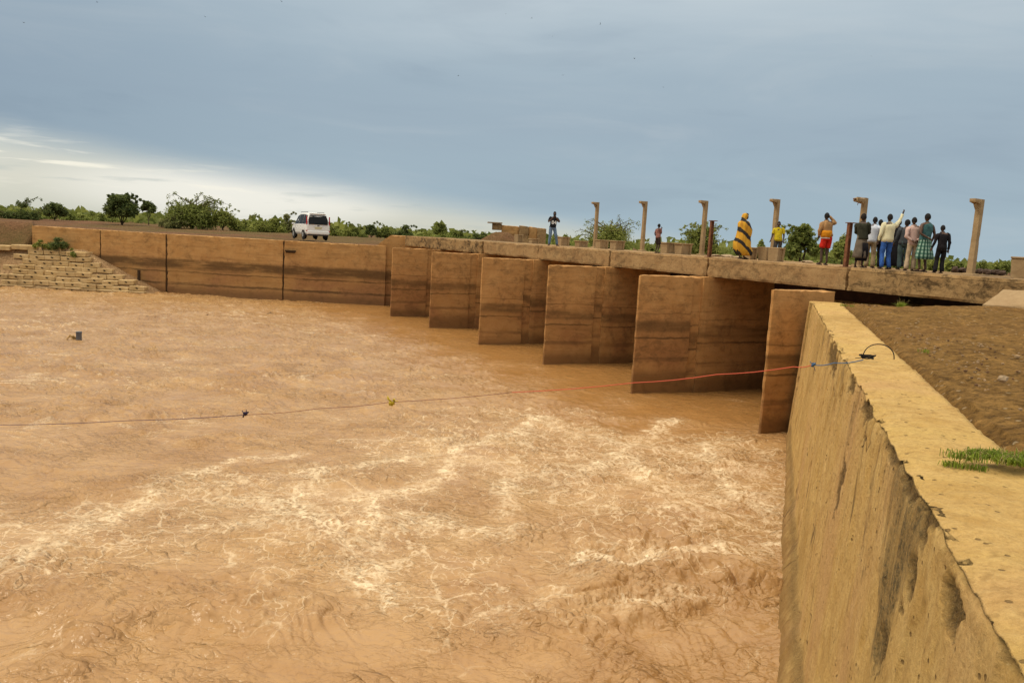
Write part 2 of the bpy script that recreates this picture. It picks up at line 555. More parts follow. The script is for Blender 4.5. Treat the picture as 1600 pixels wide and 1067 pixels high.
def tag(o, label=None, cat=None, group=None, kind=None):
    if label:
        o['label'] = label
    if cat:
        o['category'] = cat
    if group:
        o['group'] = group
    if kind:
        o['kind'] = kind
    return o


def thing(name, label, cat, loc=(0, 0, 0), rz=0.0, group=None):
    o = bpy.data.objects.new(name, None)
    COL.objects.link(o)
    o.empty_display_size = 0.2
    o.location = loc
    o.rotation_euler = (0, 0, rz)
    return tag(o, label, cat, group)


def mesh_from(name, V, F, smooth=False):
    me = bpy.data.meshes.new(name)
    V = np.asarray(V, dtype=np.float32)
    if isinstance(F, np.ndarray):
        n, w = F.shape
        me.vertices.add(len(V))
        me.vertices.foreach_set('co', V.ravel())
        me.loops.add(n * w)
        me.loops.foreach_set('vertex_index', F.astype(np.int32).ravel())
        me.polygons.add(n)
        me.polygons.foreach_set('loop_start', np.arange(n, dtype=np.int32) * w)
        me.update(calc_edges=True)
    else:
        me.from_pydata([tuple(map(float, v)) for v in V], [], F)
        me.update()
    if smooth:
        me.polygons.foreach_set('use_smooth', np.ones(len(me.polygons), bool))
    return me


def grid_faces(nu, nv, wrap=False):
    i, j = np.meshgrid(np.arange(nu - 1), np.arange(nv if wrap else nv - 1), indexing='ij')
    j2 = (j + 1) % nv
    return np.stack([i * nv + j, (i + 1) * nv + j, (i + 1) * nv + j2, i * nv + j2], -1).reshape(-1, 4)


class MB:
    """collects primitives, builds ONE mesh"""

    def __init__(self):
        self.v, self.f, self.m = [], [], []

    def add(self, V, F, mi=0):
        o = len(self.v)
        self.v += [tuple(map(float, p)) for p in V]
        self.f += [tuple(int(i) + o for i in q) for q in F]
        self.m += [mi] * len(F)
        return self

    def box(self, c, s, rz=0.0, taper=1.0, mi=0, bev=0.0, top_shift=(0, 0)):
        sx, sy, sz = s[0] / 2, s[1] / 2, s[2] / 2
        ca, sa = math.cos(rz), math.sin(rz)
        if bev <= 0:
            loops = [(-sz, 1, 1, 0), (sz, taper, taper, 1)]
            prof = lambda ax, ay: [(-ax, -ay), (ax, -ay), (ax, ay), (-ax, ay)]
            V = []
            for z, fx, fy, q in loops:
                for (x, y) in prof(sx * fx, sy * fy):
                    x += top_shift[0] * q
                    y += top_shift[1] * q
                    V.append((c[0] + x * ca - y * sa, c[1] + x * sa + y * ca, c[2] + z))
            F = [(3, 2, 1, 0), (4, 5, 6, 7), (0, 1, 5, 4), (1, 2, 6, 5), (2, 3, 7, 6), (3, 0, 4, 7)]
            return self.add(V, F, mi)
        b = min(bev, sx * .9, sy * .9, sz * .9)
        V = []
        for z, e in ((-sz, b), (-sz + b, 0), (sz - b, 0), (sz, b)):
            tp = taper if z > 0 else 1.0
            ax, ay = sx * tp - e, sy * tp - e
            bx = b
            for (x, y) in [(-ax + (bx if e == 0 else 0), -ay), (ax - (bx if e == 0 else 0), -ay), (ax, -ay + (bx if e == 0 else 0)), (ax, ay - (bx if e == 0 else 0)),
                           (ax - (bx if e == 0 else 0), ay), (-ax + (bx if e == 0 else 0), ay), (-ax, ay - (bx if e == 0 else 0)), (-ax, -ay + (bx if e == 0 else 0))]:
                V.append((c[0] + x * ca - y * sa, c[1] + x * sa + y * ca, c[2] + z))
        F = [tuple(range(7, -1, -1)), tuple(range(24, 32))]
        for L in range(3):
            for i in range(8):
                j = (i + 1) % 8
                F.append((L * 8 + i, L * 8 + j, L * 8 + 8 + j, L * 8 + 8 + i))
        return self.add(V, F, mi)

    def tube(self, pts, rad, n=6, mi=0, cap=True):
        pts = [Vector(p) for p in pts]
        rad = rad if hasattr(rad, '__len__') else [rad] * len(pts)
        V, F = [], []
        ref = Vector((0.31, 0.22, 0.93))
        for i, p in enumerate(pts):
            t = (pts[min(i + 1, len(pts) - 1)] - pts[max(i - 1, 0)])
            if t.length < 1e-9:
                t = Vector((0, 0, 1))
            t.normalize()
            if i == 0:
                a = t.cross(ref)
                if a.length < 1e-3:
                    a = t.cross(Vector((1, 0, 0)))
            else:
                a = a - t * a.dot(t)
            a.normalize()
            b = t.cross(a)
            r = rad[i]
            rx, ry = r if hasattr(r, '__len__') else (r, r)
            for q in range(n):
                w = 2 * math.pi * q / n
                V.append(p + a * (rx * math.cos(w)) + b * (ry * math.sin(w)))
        for i in range(len(pts) - 1):
            for q in range(n):
                q2 = (q + 1) % n
                F.append((i * n + q, i * n + q2, (i + 1) * n + q2, (i + 1) * n + q))
        if cap:
            F.append(tuple(range(n - 1, -1, -1)))
            F.append(tuple(range((len(pts) - 1) * n, len(pts) * n)))
        return self.add(V, F, mi)

    def ball(self, c, r, nu=8, nv=10, mi=0):
        rx, ry, rz = r if hasattr(r, '__len__') else (r, r, r)
        V, F = [], []
        for i in range(nu + 1):
            a = math.pi * i / nu
            for j in range(nv):
                w = 2 * math.pi * j / nv
                V.append((c[0] + rx * math.sin(a) * math.cos(w), c[1] + ry * math.sin(a) * math.sin(w), c[2] - rz * math.cos(a)))
        for i in range(nu):
            for j in range(nv):
                j2 = (j + 1) % nv
                F.append((i * nv + j, i * nv + j2, (i + 1) * nv + j2, (i + 1) * nv + j))
        return self.add(V, F, mi)

    def build(self, name, mats, parent=None, smooth=False):
        me = mesh_from(name, self.v, self.f, smooth)
        if any(self.m):
            me.polygons.foreach_set('material_index', np.array(self.m, dtype=np.int32))
        return link(name, me, mats, parent)


def rough_slab(name, corner_fn, nu, nv, nw, mats, parent, amp=0.02, seed=0, round_=0.04):
    """closed box made of six displaced grids: corner_fn(u,v,w) -> xyz for u,v,w in 0..1; chipped arrises"""
    idx, V, F = {}, [], []

    def vid(i, j, k):
        key = (i, j, k)
        if key not in idx:
            idx[key] = len(V)
            V.append(corner_fn(i / nu, j / nv, k / nw) + (i in (0, nu), j in (0, nv), k in (0, nw)))
        return idx[key]
    for k in (0, nw):
        for i in range(nu):
            for j in range(nv):
                q = (vid(i, j, k), vid(i + 1, j, k), vid(i + 1, j + 1, k), vid(i, j + 1, k))
                F.append(q if k else q[::-1])
    for j in (0, nv):
        for i in range(nu):
            for k in range(nw):
                q = (vid(i, j, k), vid(i + 1, j, k), vid(i + 1, j, k + 1), vid(i, j, k + 1))
                F.append(q[::-1] if j else q)
    for i in (0, nu):
        for j in range(nv):
            for k in range(nw):
                q = (vid(i, j, k), vid(i, j + 1, k), vid(i, j + 1, k + 1), vid(i, j, k + 1))
                F.append(q if i else q[::-1])
    A = np.array([v[:3] for v in V], float)
    E = np.array([sum(v[3:]) for v in V])
    ctr = A.mean(0)
    a = A[:, 0] + 0.37 * A[:, 1]
    n1 = fbm(a * 1.3, A[:, 2] * 1.3 + A[:, 1] * .6, 4, seed)
    n2 = np.abs(fbm(a * 2.1, A[:, 2] * 2.1 - A[:, 1] * .8, 4, seed + 9))
    dirc = ctr - A
    dirc /= np.linalg.norm(dirc, axis=1)[:, None] + 1e-9
    A += dirc * (np.abs(n1) * amp)[:, None]
    sel = E >= 2
    A[sel] += (dirc * (round_ * (0.15 + 1.6 * n2))[:, None])[sel]
    return link(name, mesh_from(name, A, F), mats, parent)


# ================================================================== STRUCTURE
# ------------------------------------------------------------------ river water
def build_water():
    na, nr = 1000, 760
    ang = np.radians(np.linspace(-62, 30, na))
    # denser in the picture's own reach, coarser further off
    rr = np.exp(np.linspace(math.log(4.5), math.log(95), nr))
    A, Rr = np.meshgrid(ang, rr, indexing='ij')
    x, y = (Rr * np.sin(A)).ravel(), (Rr * np.cos(A)).ravel()
    r = Rr.ravel()
    s = (x - P6[0]) * D2[0] + (y - P6[1]) * D2[1]
    t = (x - P6[0]) * T2[0] + (y - P6[1]) * T2[1]
    # flow-aligned coordinates, gently warped
    wx = x + 0.9 * fbm(x * .35, y * .35, 3, 21)
    wy = y + 0.9 * fbm(x * .35, y * .35, 3, 31)
    # smooth tongues just below the gates
    tong = sstep(t + 2.2 * fbm(s * .45, t * .45, 4, 5), -7.0, -.5) * sstep(s, -1.0, 2.0)
    edge = np.exp(-((t + 5.0 - 1.2 * perlin(s * .4, t * 0.3, 8)) / 1.6) ** 2)

    def blob(px, py, rx, ry, amp=1.0):
        c = cast(px, py, 0)
        return amp * np.exp(-(((x - c[0]) / rx) ** 2 + ((y - c[1]) / ry) ** 2))
    turb = 0.80 + blob(1100, 880, 2.2, 2.6, 1.0) + blob(1150, 960, 1.6, 1.3, .8) + blob(700, 930, 2.5, 1.2, .35) + blob(300, 1000, 1.6, 1.1, .8) \
        + blob(1180, 720, 2.0, 2.5, .5) + blob(100, 1030, 1.4, .8, .5) + blob(60, 860, 2.5, 1.6, .3) + blob(900, 980, 2.0, .8, .35)
    turb *= (1 - 0.75 * tong)
    near = sstep(r, 30, 14)
    far = 1 - near
    # boils: domes parted by sharp creases; each octave warped by the last
    bx, by = wx * 0.46, wy * 0.66
    b1 = perlin(bx, by, 41)
    b2 = perlin(bx * 2.3 + .6 * b1, by * 2.3, 42)
    b3 = perlin(bx * 5.1 + .5 * b2, by * 5.1 + .4 * b1, 43)
    b4 = perlin(bx * 11 + .4 * b3, by * 11, 44)
    b5 = perlin(bx * 21 + .3 * b4, by * 25 + .3 * b4, 45)
    b6 = perlin(bx * 43 + .4 * b5, by * 52 + .3 * b5, 46)
    cre = lambda n, p: np.minimum(np.abs(n), 0.5) ** p
    patch = sstep(fbm(x * .28, y * .40, 4, 61), -0.25, 0.45)
    h = 0.075 * cre(b1, .6) * (0.4 + .6 * patch) + 0.062 * cre(b2, .6) * (0.25 + patch) + 0.046 * cre(b3, .65) * (0.15 + patch * 1.1)
    fine_ = (0.30 + .75 * patch) * sstep(r, 45, 20)
    h = h + 0.030 * np.abs(b4) ** .8 * fine_ + 0.008 * b5 * fine_
    # long folded ridges lying across the view where the jet meets the wall
    fold = perlin(wx * .42 + .5 * b2, wy * 1.35 + .3 * b2, 47)
    fold2 = perlin(wx * 1.1 + .4 * b3, wy * 3.2 + .3 * b3, 48)
    h = h + 0.085 * cre(fold, .5) * (.25 + blob(1080, 900, 3.5, 1.8) + blob(700, 950, 4.5, 1.2, .6) + blob(200, 940, 4, 1.6, .6)) * (.5 + .6 * patch)
    h = h * turb * (0.55 + 0.45 * near)
    # scale-like wavelets of the middle and far reach, drawn out across the flow
    fx, fy = wx * .55 + wy * .15, wy * 1.0
    w1 = perlin(fx * 1.1, fy * 1.3, 71)
    w2 = perlin(fx * 2.7 + w1, fy * 3.1, 72)
    w3 = perlin(fx * 6.2 + w2, fy * 6.6, 73)
    calm = 1 - 0.8 * tong
    h = h + (0.055 * (np.abs(w1) ** .8) + 0.065 * (np.abs(w2) ** .8) + 0.032 * w3) * (0.30 + 1.35 * far) * calm * (0.6 + .6 * patch)
    h = h + 0.06 * perlin(x * .12, y * .16, 81) + 0.05 * edge * fbm(x * 1.5, y * 1.5, 3, 88)
    # foam: warped web of thin lines inside foam zones
    zone = blob(480, 790, 2.8, 1.7) + blob(600, 860, 1.6, 2.0, .8) + blob(720, 700, 3.2, 2.0, 1.0) + blob(900, 730, 2.6, 2.6, .9) + blob(1060, 700, 2.6, 3.0, 1.0) \
        + blob(1170, 740, 1.8, 4.0, .9) + blob(1000, 810, 2.4, 1.8, .75) + blob(380, 770, 1.6, .9, .9) + blob(850, 660, 4, 2.2, .6) \
        + blob(130, 830, 1.9, .9, .7) + blob(230, 790, 1.4, .9, .5) + blob(40, 880, 1.4, 1.0, .6) + blob(330, 870, 2.2, .9, .4) + blob(800, 950, 3.4, 1.1, .35) \
        + blob(1000, 880, 2.2, .9, .5) + blob(450, 950, 2.4, .5, .3) + 0.7 * edge * sstep(s, 12, 0) + 0.34
    zone *= 1 - .95 * tong
    gate = np.clip(sstep(zone + .42 * fbm(x * .45, y * .45, 3, 141), .15, 1.75) + .06 * (1 - tong), 0, 1)
    foam = gate
    # foam gathered on the shear lines between boils, drawn out along the current
    lines = [[(-40, 905), (60, 862), (150, 818), (215, 788), (245, 762)], [(0, 870), (90, 835), (170, 800)], [(345, 768), (415, 783), (470, 800), (525, 832), (555, 880), (600, 930)], [(440, 800), (478, 768), (500, 738)],
             [(300, 745), (350, 722), (450, 712)], [(455, 742), (560, 728), (660, 712), (740, 698), (800, 682), (850, 650)], [(690, 706), (760, 722), (840, 742), (900, 738)], [(850, 662), (960, 690), (1060, 702), (1190, 742)],
             [(566, 890), (582, 840), (580, 785)], [(900, 742), (950, 722), (1010, 684), (1050, 655)], [(1060, 762), (1130, 782), (1225, 772)], [(640, 800), (700, 822), (780, 838), (860, 828)],
             [(980, 690), (1000, 740), (1040, 790), (1100, 800)], [(720, 700), (700, 740), (640, 770), (560, 775)], [(1100, 690), (1120, 740), (1160, 780), (1215, 800)], [(300, 830), (400, 822), (480, 815)], [(800, 740), (790, 770), (800, 800)],
             [(900, 880), (1000, 890), (1100, 868), (1220, 850)], [(760, 960), (860, 945), (960, 960), (1080, 935)]]
    wx2 = x + .22 * fbm(x * 1.6, y * 1.6, 4, 171, .6)
    wy2 = y + .30 * fbm(x * 1.6, y * 1.6, 4, 181, .6)
    stream = np.zeros_like(x)
    near_ = r < 32
    xs_, ys_ = wx2[near_], wy2[near_]
    acc = np.zeros_like(xs_)
    for ln in lines:
        Pw = np.array([cast(a_, b_, 0)[:2] for a_, b_ in ln])
        for p0, p1 in zip(Pw[:-1], Pw[1:]):
            dv = p1 - p0
            tt_ = np.clip(((xs_ - p0[0]) * dv[0] + (ys_ - p0[1]) * dv[1]) / (dv @ dv), 0, 1)
            dd = np.hypot(xs_ - p0[0] - tt_ * dv[0], ys_ - p0[1] - tt_ * dv[1])
            acc = np.maximum(acc, np.exp(-(dd / .15) ** 2) + .45 * np.exp(-(dd / .42) ** 2))
    stream[near_] = np.clip(acc, 0, 1)
    stream *= np.clip(.75 + .9 * fbm(x * .5, y * .5, 3, 191), .15, 1)
    h = h + .02 * stream
    # foam froth also on the far crests (whitecaps)
    caps = sstep(w2 + .6 * w3, .35, .85) * far * calm * sstep(fbm(x * .15, y * .22, 3, 151), -.1, .5)
    V = np.stack([x, y, h - 0.06], -1)
    me = mesh_from('river_water', V, grid_faces(na, nr)[:, ::-1], True)
    for nm, arr in (('foam', foam), ('crest', caps), ('stream', stream), ('tongue', tong), ('agitation', np.clip(patch * turb, 0, 1))):
        at = me.attributes.new(nm, 'FLOAT', 'POINT')
        at.data.foreach_set('value', arr.astype(np.float32))
    m, k, b = new_mat('muddy_water')
    pos = k.node('ShaderNodeNewGeometry').outputs['Position']
    fo = k.node('ShaderNodeAttribute', attribute_name='foam').outputs['Fac']
    to = k.node('ShaderNodeAttribute', attribute_name='tongue').outputs['Fac']
    ag = k.node('ShaderNodeAttribute', attribute_name='agitation').outputs['Fac']
    cr = k.node('ShaderNodeAttribute', attribute_name='crest').outputs['Fac']
    nb = k.noise(pos, 0.5, 4, 0.6, 0.6)
    flat2 = k.scale(pos, (1, 1, 0))

    def warped(sc, amt, seed):
        nd = k.node('ShaderNodeTexNoise')
        k.put(nd.inputs['Vector'], k.vmath('ADD', flat2, (seed, seed * .7, 0)))
        nd.inputs['Scale'].default_value = sc
        nd.inputs['Detail'].default_value = 3
        v = k.vmath('SUBTRACT', nd.outputs['Color'], (.5, .5, .5))
        nd2 = k.node('ShaderNodeVectorMath', operation='SCALE')
        k.put(nd2.inputs[0], v)
        nd2.inputs['Scale'].default_value = amt
        return k.vmath('ADD', flat2, nd2.outputs[0])

    def ridge(vec, sc, det=2.0, rough=.5):
        n = k.noise(k.scale(vec, sc), 1.0, det, rough)
        return k.math('ABSOLUTE', k.math('SUBTRACT', n, .5))

    def line(r_, w):
        return k.map(k.math('DIVIDE', r_, w), 0.0, 1.0, 1.0, 0.0, True)
    w1 = warped(.8, 1.05, 3.0)
    w2 = warped(2.2, .30, 11.0)
    brk = k.noise(flat2, 3.2, 5, .65, .4)
    spe = k.noise(flat2, 13.0, 4, .7, .3)
    wid = k.math('MULTIPLY', k.math('ADD', .0032, k.math('MULTIPLY', fo, .0125)), k.map(brk, .35, .65, .35, 1.5))
    l1 = line(ridge(w1, (.55, .42, 1), 2), wid)
    l2 = k.math('MULTIPLY', line(ridge(w1, (1.25, 1.0, 1), 3), k.math('MULTIPLY', wid, 1.3)), k.map(fo, .08, .5))
    l3 = k.math('MULTIPLY', line(ridge(w2, (3.0, 2.6, 1), 3), k.math('MULTIPLY', wid, 2.0)), k.map(fo, .25, .9, 0, .8))
    halo = k.math('MULTIPLY', line(ridge(w1, (.55, .42, 1), 2), k.math('MULTIPLY', wid, 7.0)), k.map(spe, .50, .64, 0, .55))
    ff = k.math('MAXIMUM', k.math('MAXIMUM', l1, l2), k.math('MAXIMUM', l3, halo))
    ff = k.math('MULTIPLY', ff, k.map(spe, .36, .56, .25, 1.0))
    ff = k.math('MULTIPLY', ff, k.map(fo, .02, .50, 0.0, 1.0), None, True)
    ff = k.math('MULTIPLY', ff, .68)
    sm = k.node('ShaderNodeAttribute', attribute_name='stream').outputs['Fac']
    lace = k.map(ridge(w2, (4.2, 4.6, 1), 3), .0, .085, 1.0, 0.0)
    sf = k.math('MULTIPLY', sm, k.math('ADD', k.math('MULTIPLY', lace, .95), k.map(spe, .44, .62, 0.0, .85)), None, True)
    ff = k.math('MAXIMUM', ff, k.math('MULTIPLY', sf, k.map(brk, .34, .56, .35, 1.0)))
    ff = k.math('MAXIMUM', ff, k.math('MULTIPLY', cr, k.map(spe, .40, .60, 0, .80)))
    col = k.mix(k.map(nb, 0.35, 0.65), (0.355, 0.193, 0.073, 1), (0.436, 0.256, 0.106, 1))
    col = k.mix(k.math('MULTIPLY', to, 0.75), col, (0.32, 0.150, 0.040, 1))
    col = k.mix(k.math('MULTIPLY', k.math('MULTIPLY', ag, k.math('SUBTRACT', 1.0, fo)), k.map(k.noise(flat2, .9, 5, .65, .5), .42, .66, 0, .6)), col, (0.27, 0.135, 0.046, 1))
    # thin drifts of half-mixed froth
    col = k.mix(k.math('MULTIPLY', k.math('MULTIPLY', fo, k.map(k.noise(w2, 1.2, 5, .6), .45, .7)), .28), col, (0.54, 0.36, 0.17, 1))
    col = k.mix(k.math('MULTIPLY', ff, 0.86), col, (0.82, 0.65, 0.42, 1))
    k.put(b.inputs['Base Color'], col)
    k.put(b.inputs['Roughness'], k.map(ff, 0, 1, 0.20, 0.7))
    b.inputs['IOR'].default_value = 1.33
    b.inputs['Specular IOR Level'].default_value = 0.5
    r1 = ridge(w1, (1.3, 2.0, 1), 2)
    r2 = ridge(w2, (3.6, 5.0, 1), 2)
    r3 = ridge(w2, (9.5, 12.5, 1), 2)
    pw = lambda v, e: k.math('POWER', k.math('ADD', k.math('MULTIPLY', v, 2.0), .002), e)
    hh = k.math('ADD', k.math('MULTIPLY', pw(r1, .5), 1.0), k.math('ADD', k.math('MULTIPLY', pw(r2, .6), .55), k.math('MULTIPLY', pw(r3, .8), .22)))
    hh = k.math('ADD', hh, k.math('MULTIPLY', ff, .10))
    patchy = k.map(k.noise(flat2, .45, 5, .65), .40, .62, .18, 1.0)
    hh = k.math('MULTIPLY', k.math('MULTIPLY', hh, patchy), k.map(to, 0, 1, 1.0, .40))
    k.put(b.inputs['Normal'], k.bump(hh, 1.0, 0.105))
    o = link('river_water', me, m)
    tag(o, 'churning muddy brown river water with streaks of foam', None, None, 'structure')


build_water()


# ------------------------------------------------------------------ the far ground, one sheet out to the horizon
LW = [(-9.3, 57.6), (-16.6, 57.2), (-25.2, 57.7), (-30.3, 58.4), (-35.7, 59.0)]     # left wall, right end to left end
LW_Z = 4.27


def build_ground():
    pts = []
    e = st(-150, DECK_K + .05)
    # right to left: behind the deck, then the left wall, then the bare bank
    for sv in np.concatenate([np.linspace(-160, -20, 24), np.linspace(-18, 37.0, 50)]):
        p = st(sv, DECK_K + .02)
        pts.append((p.x, p.y, 'up'))
    bend = LW[::-1]
    last = pts[-1]
    for i in range(4):
        f = (i + 1) / 5
        pts.append((last[0] * (1 - f) + (-9.3) * f, last[1] * (1 - f) + 57.9 * f, 'wall'))
    for (a, b_) in zip(LW[:-1], LW[1:]):
        for f in np.linspace(0, 1, 12)[:-1]:
            pts.append((a[0] + (b_[0] - a[0]) * f, a[1] + (b_[1] - a[1]) * f + .35, 'wall'))
    pts.append((LW[-1][0], LW[-1][1] + .35, 'wall'))
    for f in np.linspace(0, 1, 14)[:-1]:
        pts.append((-35.72 - .5 * f, 59.30 - 2.2 * f, 'bank'))
    for xx in np.concatenate([np.linspace(-36.25, -60, 60), np.linspace(-62, -200, 30)]):
        pts.append((xx, 57.1 + .3 * math.sin(xx * .7), 'bank'))
    dist = np.concatenate([[0, .001], np.linspace(.4, 12, 30), np.geomspace(13, 6000, 60)])
    V = []
    for (px, py, kd) in pts:
        dv = np.array([px, py])
        dv /= np.linalg.norm(dv)
        X, Y = px + dv[0] * dist, py + dv[1] * dist
        n = fbm(X * .08, Y * .08, 4, 201) * .35 + fbm(X * .6, Y * .6, 3, 205) * .07
        if kd == 'wall':
            z = LW_Z - .07 + sstep(dist, 0, 16) * .28 + n * sstep(dist, 0, 8) * .5 + .02
        elif kd == 'up':
            z = 4.10 + 0 * dist + n * .6 * sstep(dist, 0, 5)
        else:
            du = Y - 57.0
            z = 1.1 + sstep(du, 0, 1.6) * 1.5 + sstep(du, 1.0, 3.6) * 1.9 + n * .35 * sstep(dist, .5, 6)
        z = z - sstep(dist, 150, 2500) * 2.5
        z[0] = -1.2
        V.append(np.stack([X, Y, z], -1))
    V = np.concatenate(V)
    me = mesh_from('ground', V, grid_faces(len(pts), len(dist)), True)
    tag(link('ground', me, M_bank), 'bare brown earth of the far bank running to the horizon', None, None, 'structure')


build_ground()


def build_right_ground():
    # bare earth behind the right wall up to the deck
    nu, nv = 260, 200
    yy = np.geomspace(0.6, 27.5, nu)
    V = []
    for yv in yy:
        x0 = 1.87 + (yv - 2.67) * 0.3325 + .45
        w = np.concatenate([[0], np.geomspace(.02, 45, nv - 1)])
        X = x0 + w
        Y = np.full_like(X, yv)
        tt = (X - P6[0]) * T2[0] + (Y - P6[1]) * T2[1]
        # stop at the deck
        over = np.maximum(0, tt - (DECK_F + .6))
        X, Y = X - over * T2[0], Y - over * T2[1]
        rise = .02 + .10 * sstep(w, .2, 1.2) + .14 * sstep(w, 1, 12)
        z = WALL_Z - .03 + rise + .05 * fbm(X * .7, Y * .7, 4, 211) + .03 * np.abs(fbm(X * 3, Y * 3, 4, 213)) + .012 * fbm(X * 11, Y * 11, 3, 214)
        z = np.where(w < .5, WALL_Z - .30 + .30 * sstep(w, .18 + .06 * fbm(np.array([yv * 1.3]), np.array([2.2]), 3, 219)[0], .5), z) if True else z
        ss = (X - P6[0]) * D2[0] + (Y - P6[1]) * D2[1]
        z = z + .24 * sstep(-ss, 3.2, 6.0) * sstep(tt, -7, .5) - .06 * sstep(tt, -2, 2) * sstep(-ss, 4, 1)
        near_deck = sstep(tt, 1.0, 3.1)
        z = np.where(tt > 1.0, z - .12 * near_deck, z)
        V.append(np.stack([X, Y, z], -1))
    V = np.concatenate(V)
    me = mesh_from('dirt_ground', V, grid_faces(nu, nv)[:, ::-1], True)
    tag(link('dirt_ground', me, M_dirt), 'bare brown dirt with clods and pebbles behind the right wall', None, None, 'structure')
    # loose pebbles and clods: nobody could count them
    mb = MB()
    for i in range(2600):
        yv = 4 + 20 * random.random() ** 1.1
        w = .35 + 11 * random.random() ** 1.3
        X = 1.87 + (yv - 2.67) * .3325 + .75 + w
        tt = (X - P6[0]) * T2[0] + (yv - P6[1]) * T2[1]
        if tt > .5 or random.random() < .35:
            continue
        z = WALL_Z + .02 + .10 + .14 * float(sstep(np.array(w), 1, 12)) + .05 * float(fbm(np.array([X * .7]), np.array([yv * .7]), 4, 211)[0])
        r_ = random.uniform(.008, .021) * (1.8 if random.random() < .05 else 1)
        mb.ball((X, yv, z + r_ * .3), (r_ * random.uniform(.8, 1.5), r_ * random.uniform(.8, 1.4), r_ * .75), 3, 5, random.choice((0, 0, 1)))
    o = mb.build('gravel', [plain('pebble', (0.30, 0.195, 0.10), .9, 0, .3, 5), plain('clod', (0.13, 0.068, 0.032), .95, 0, .3, 5)])
    tag(o, 'scattered pebbles and clods on the brown dirt', None, None, 'stuff')


build_right_ground()


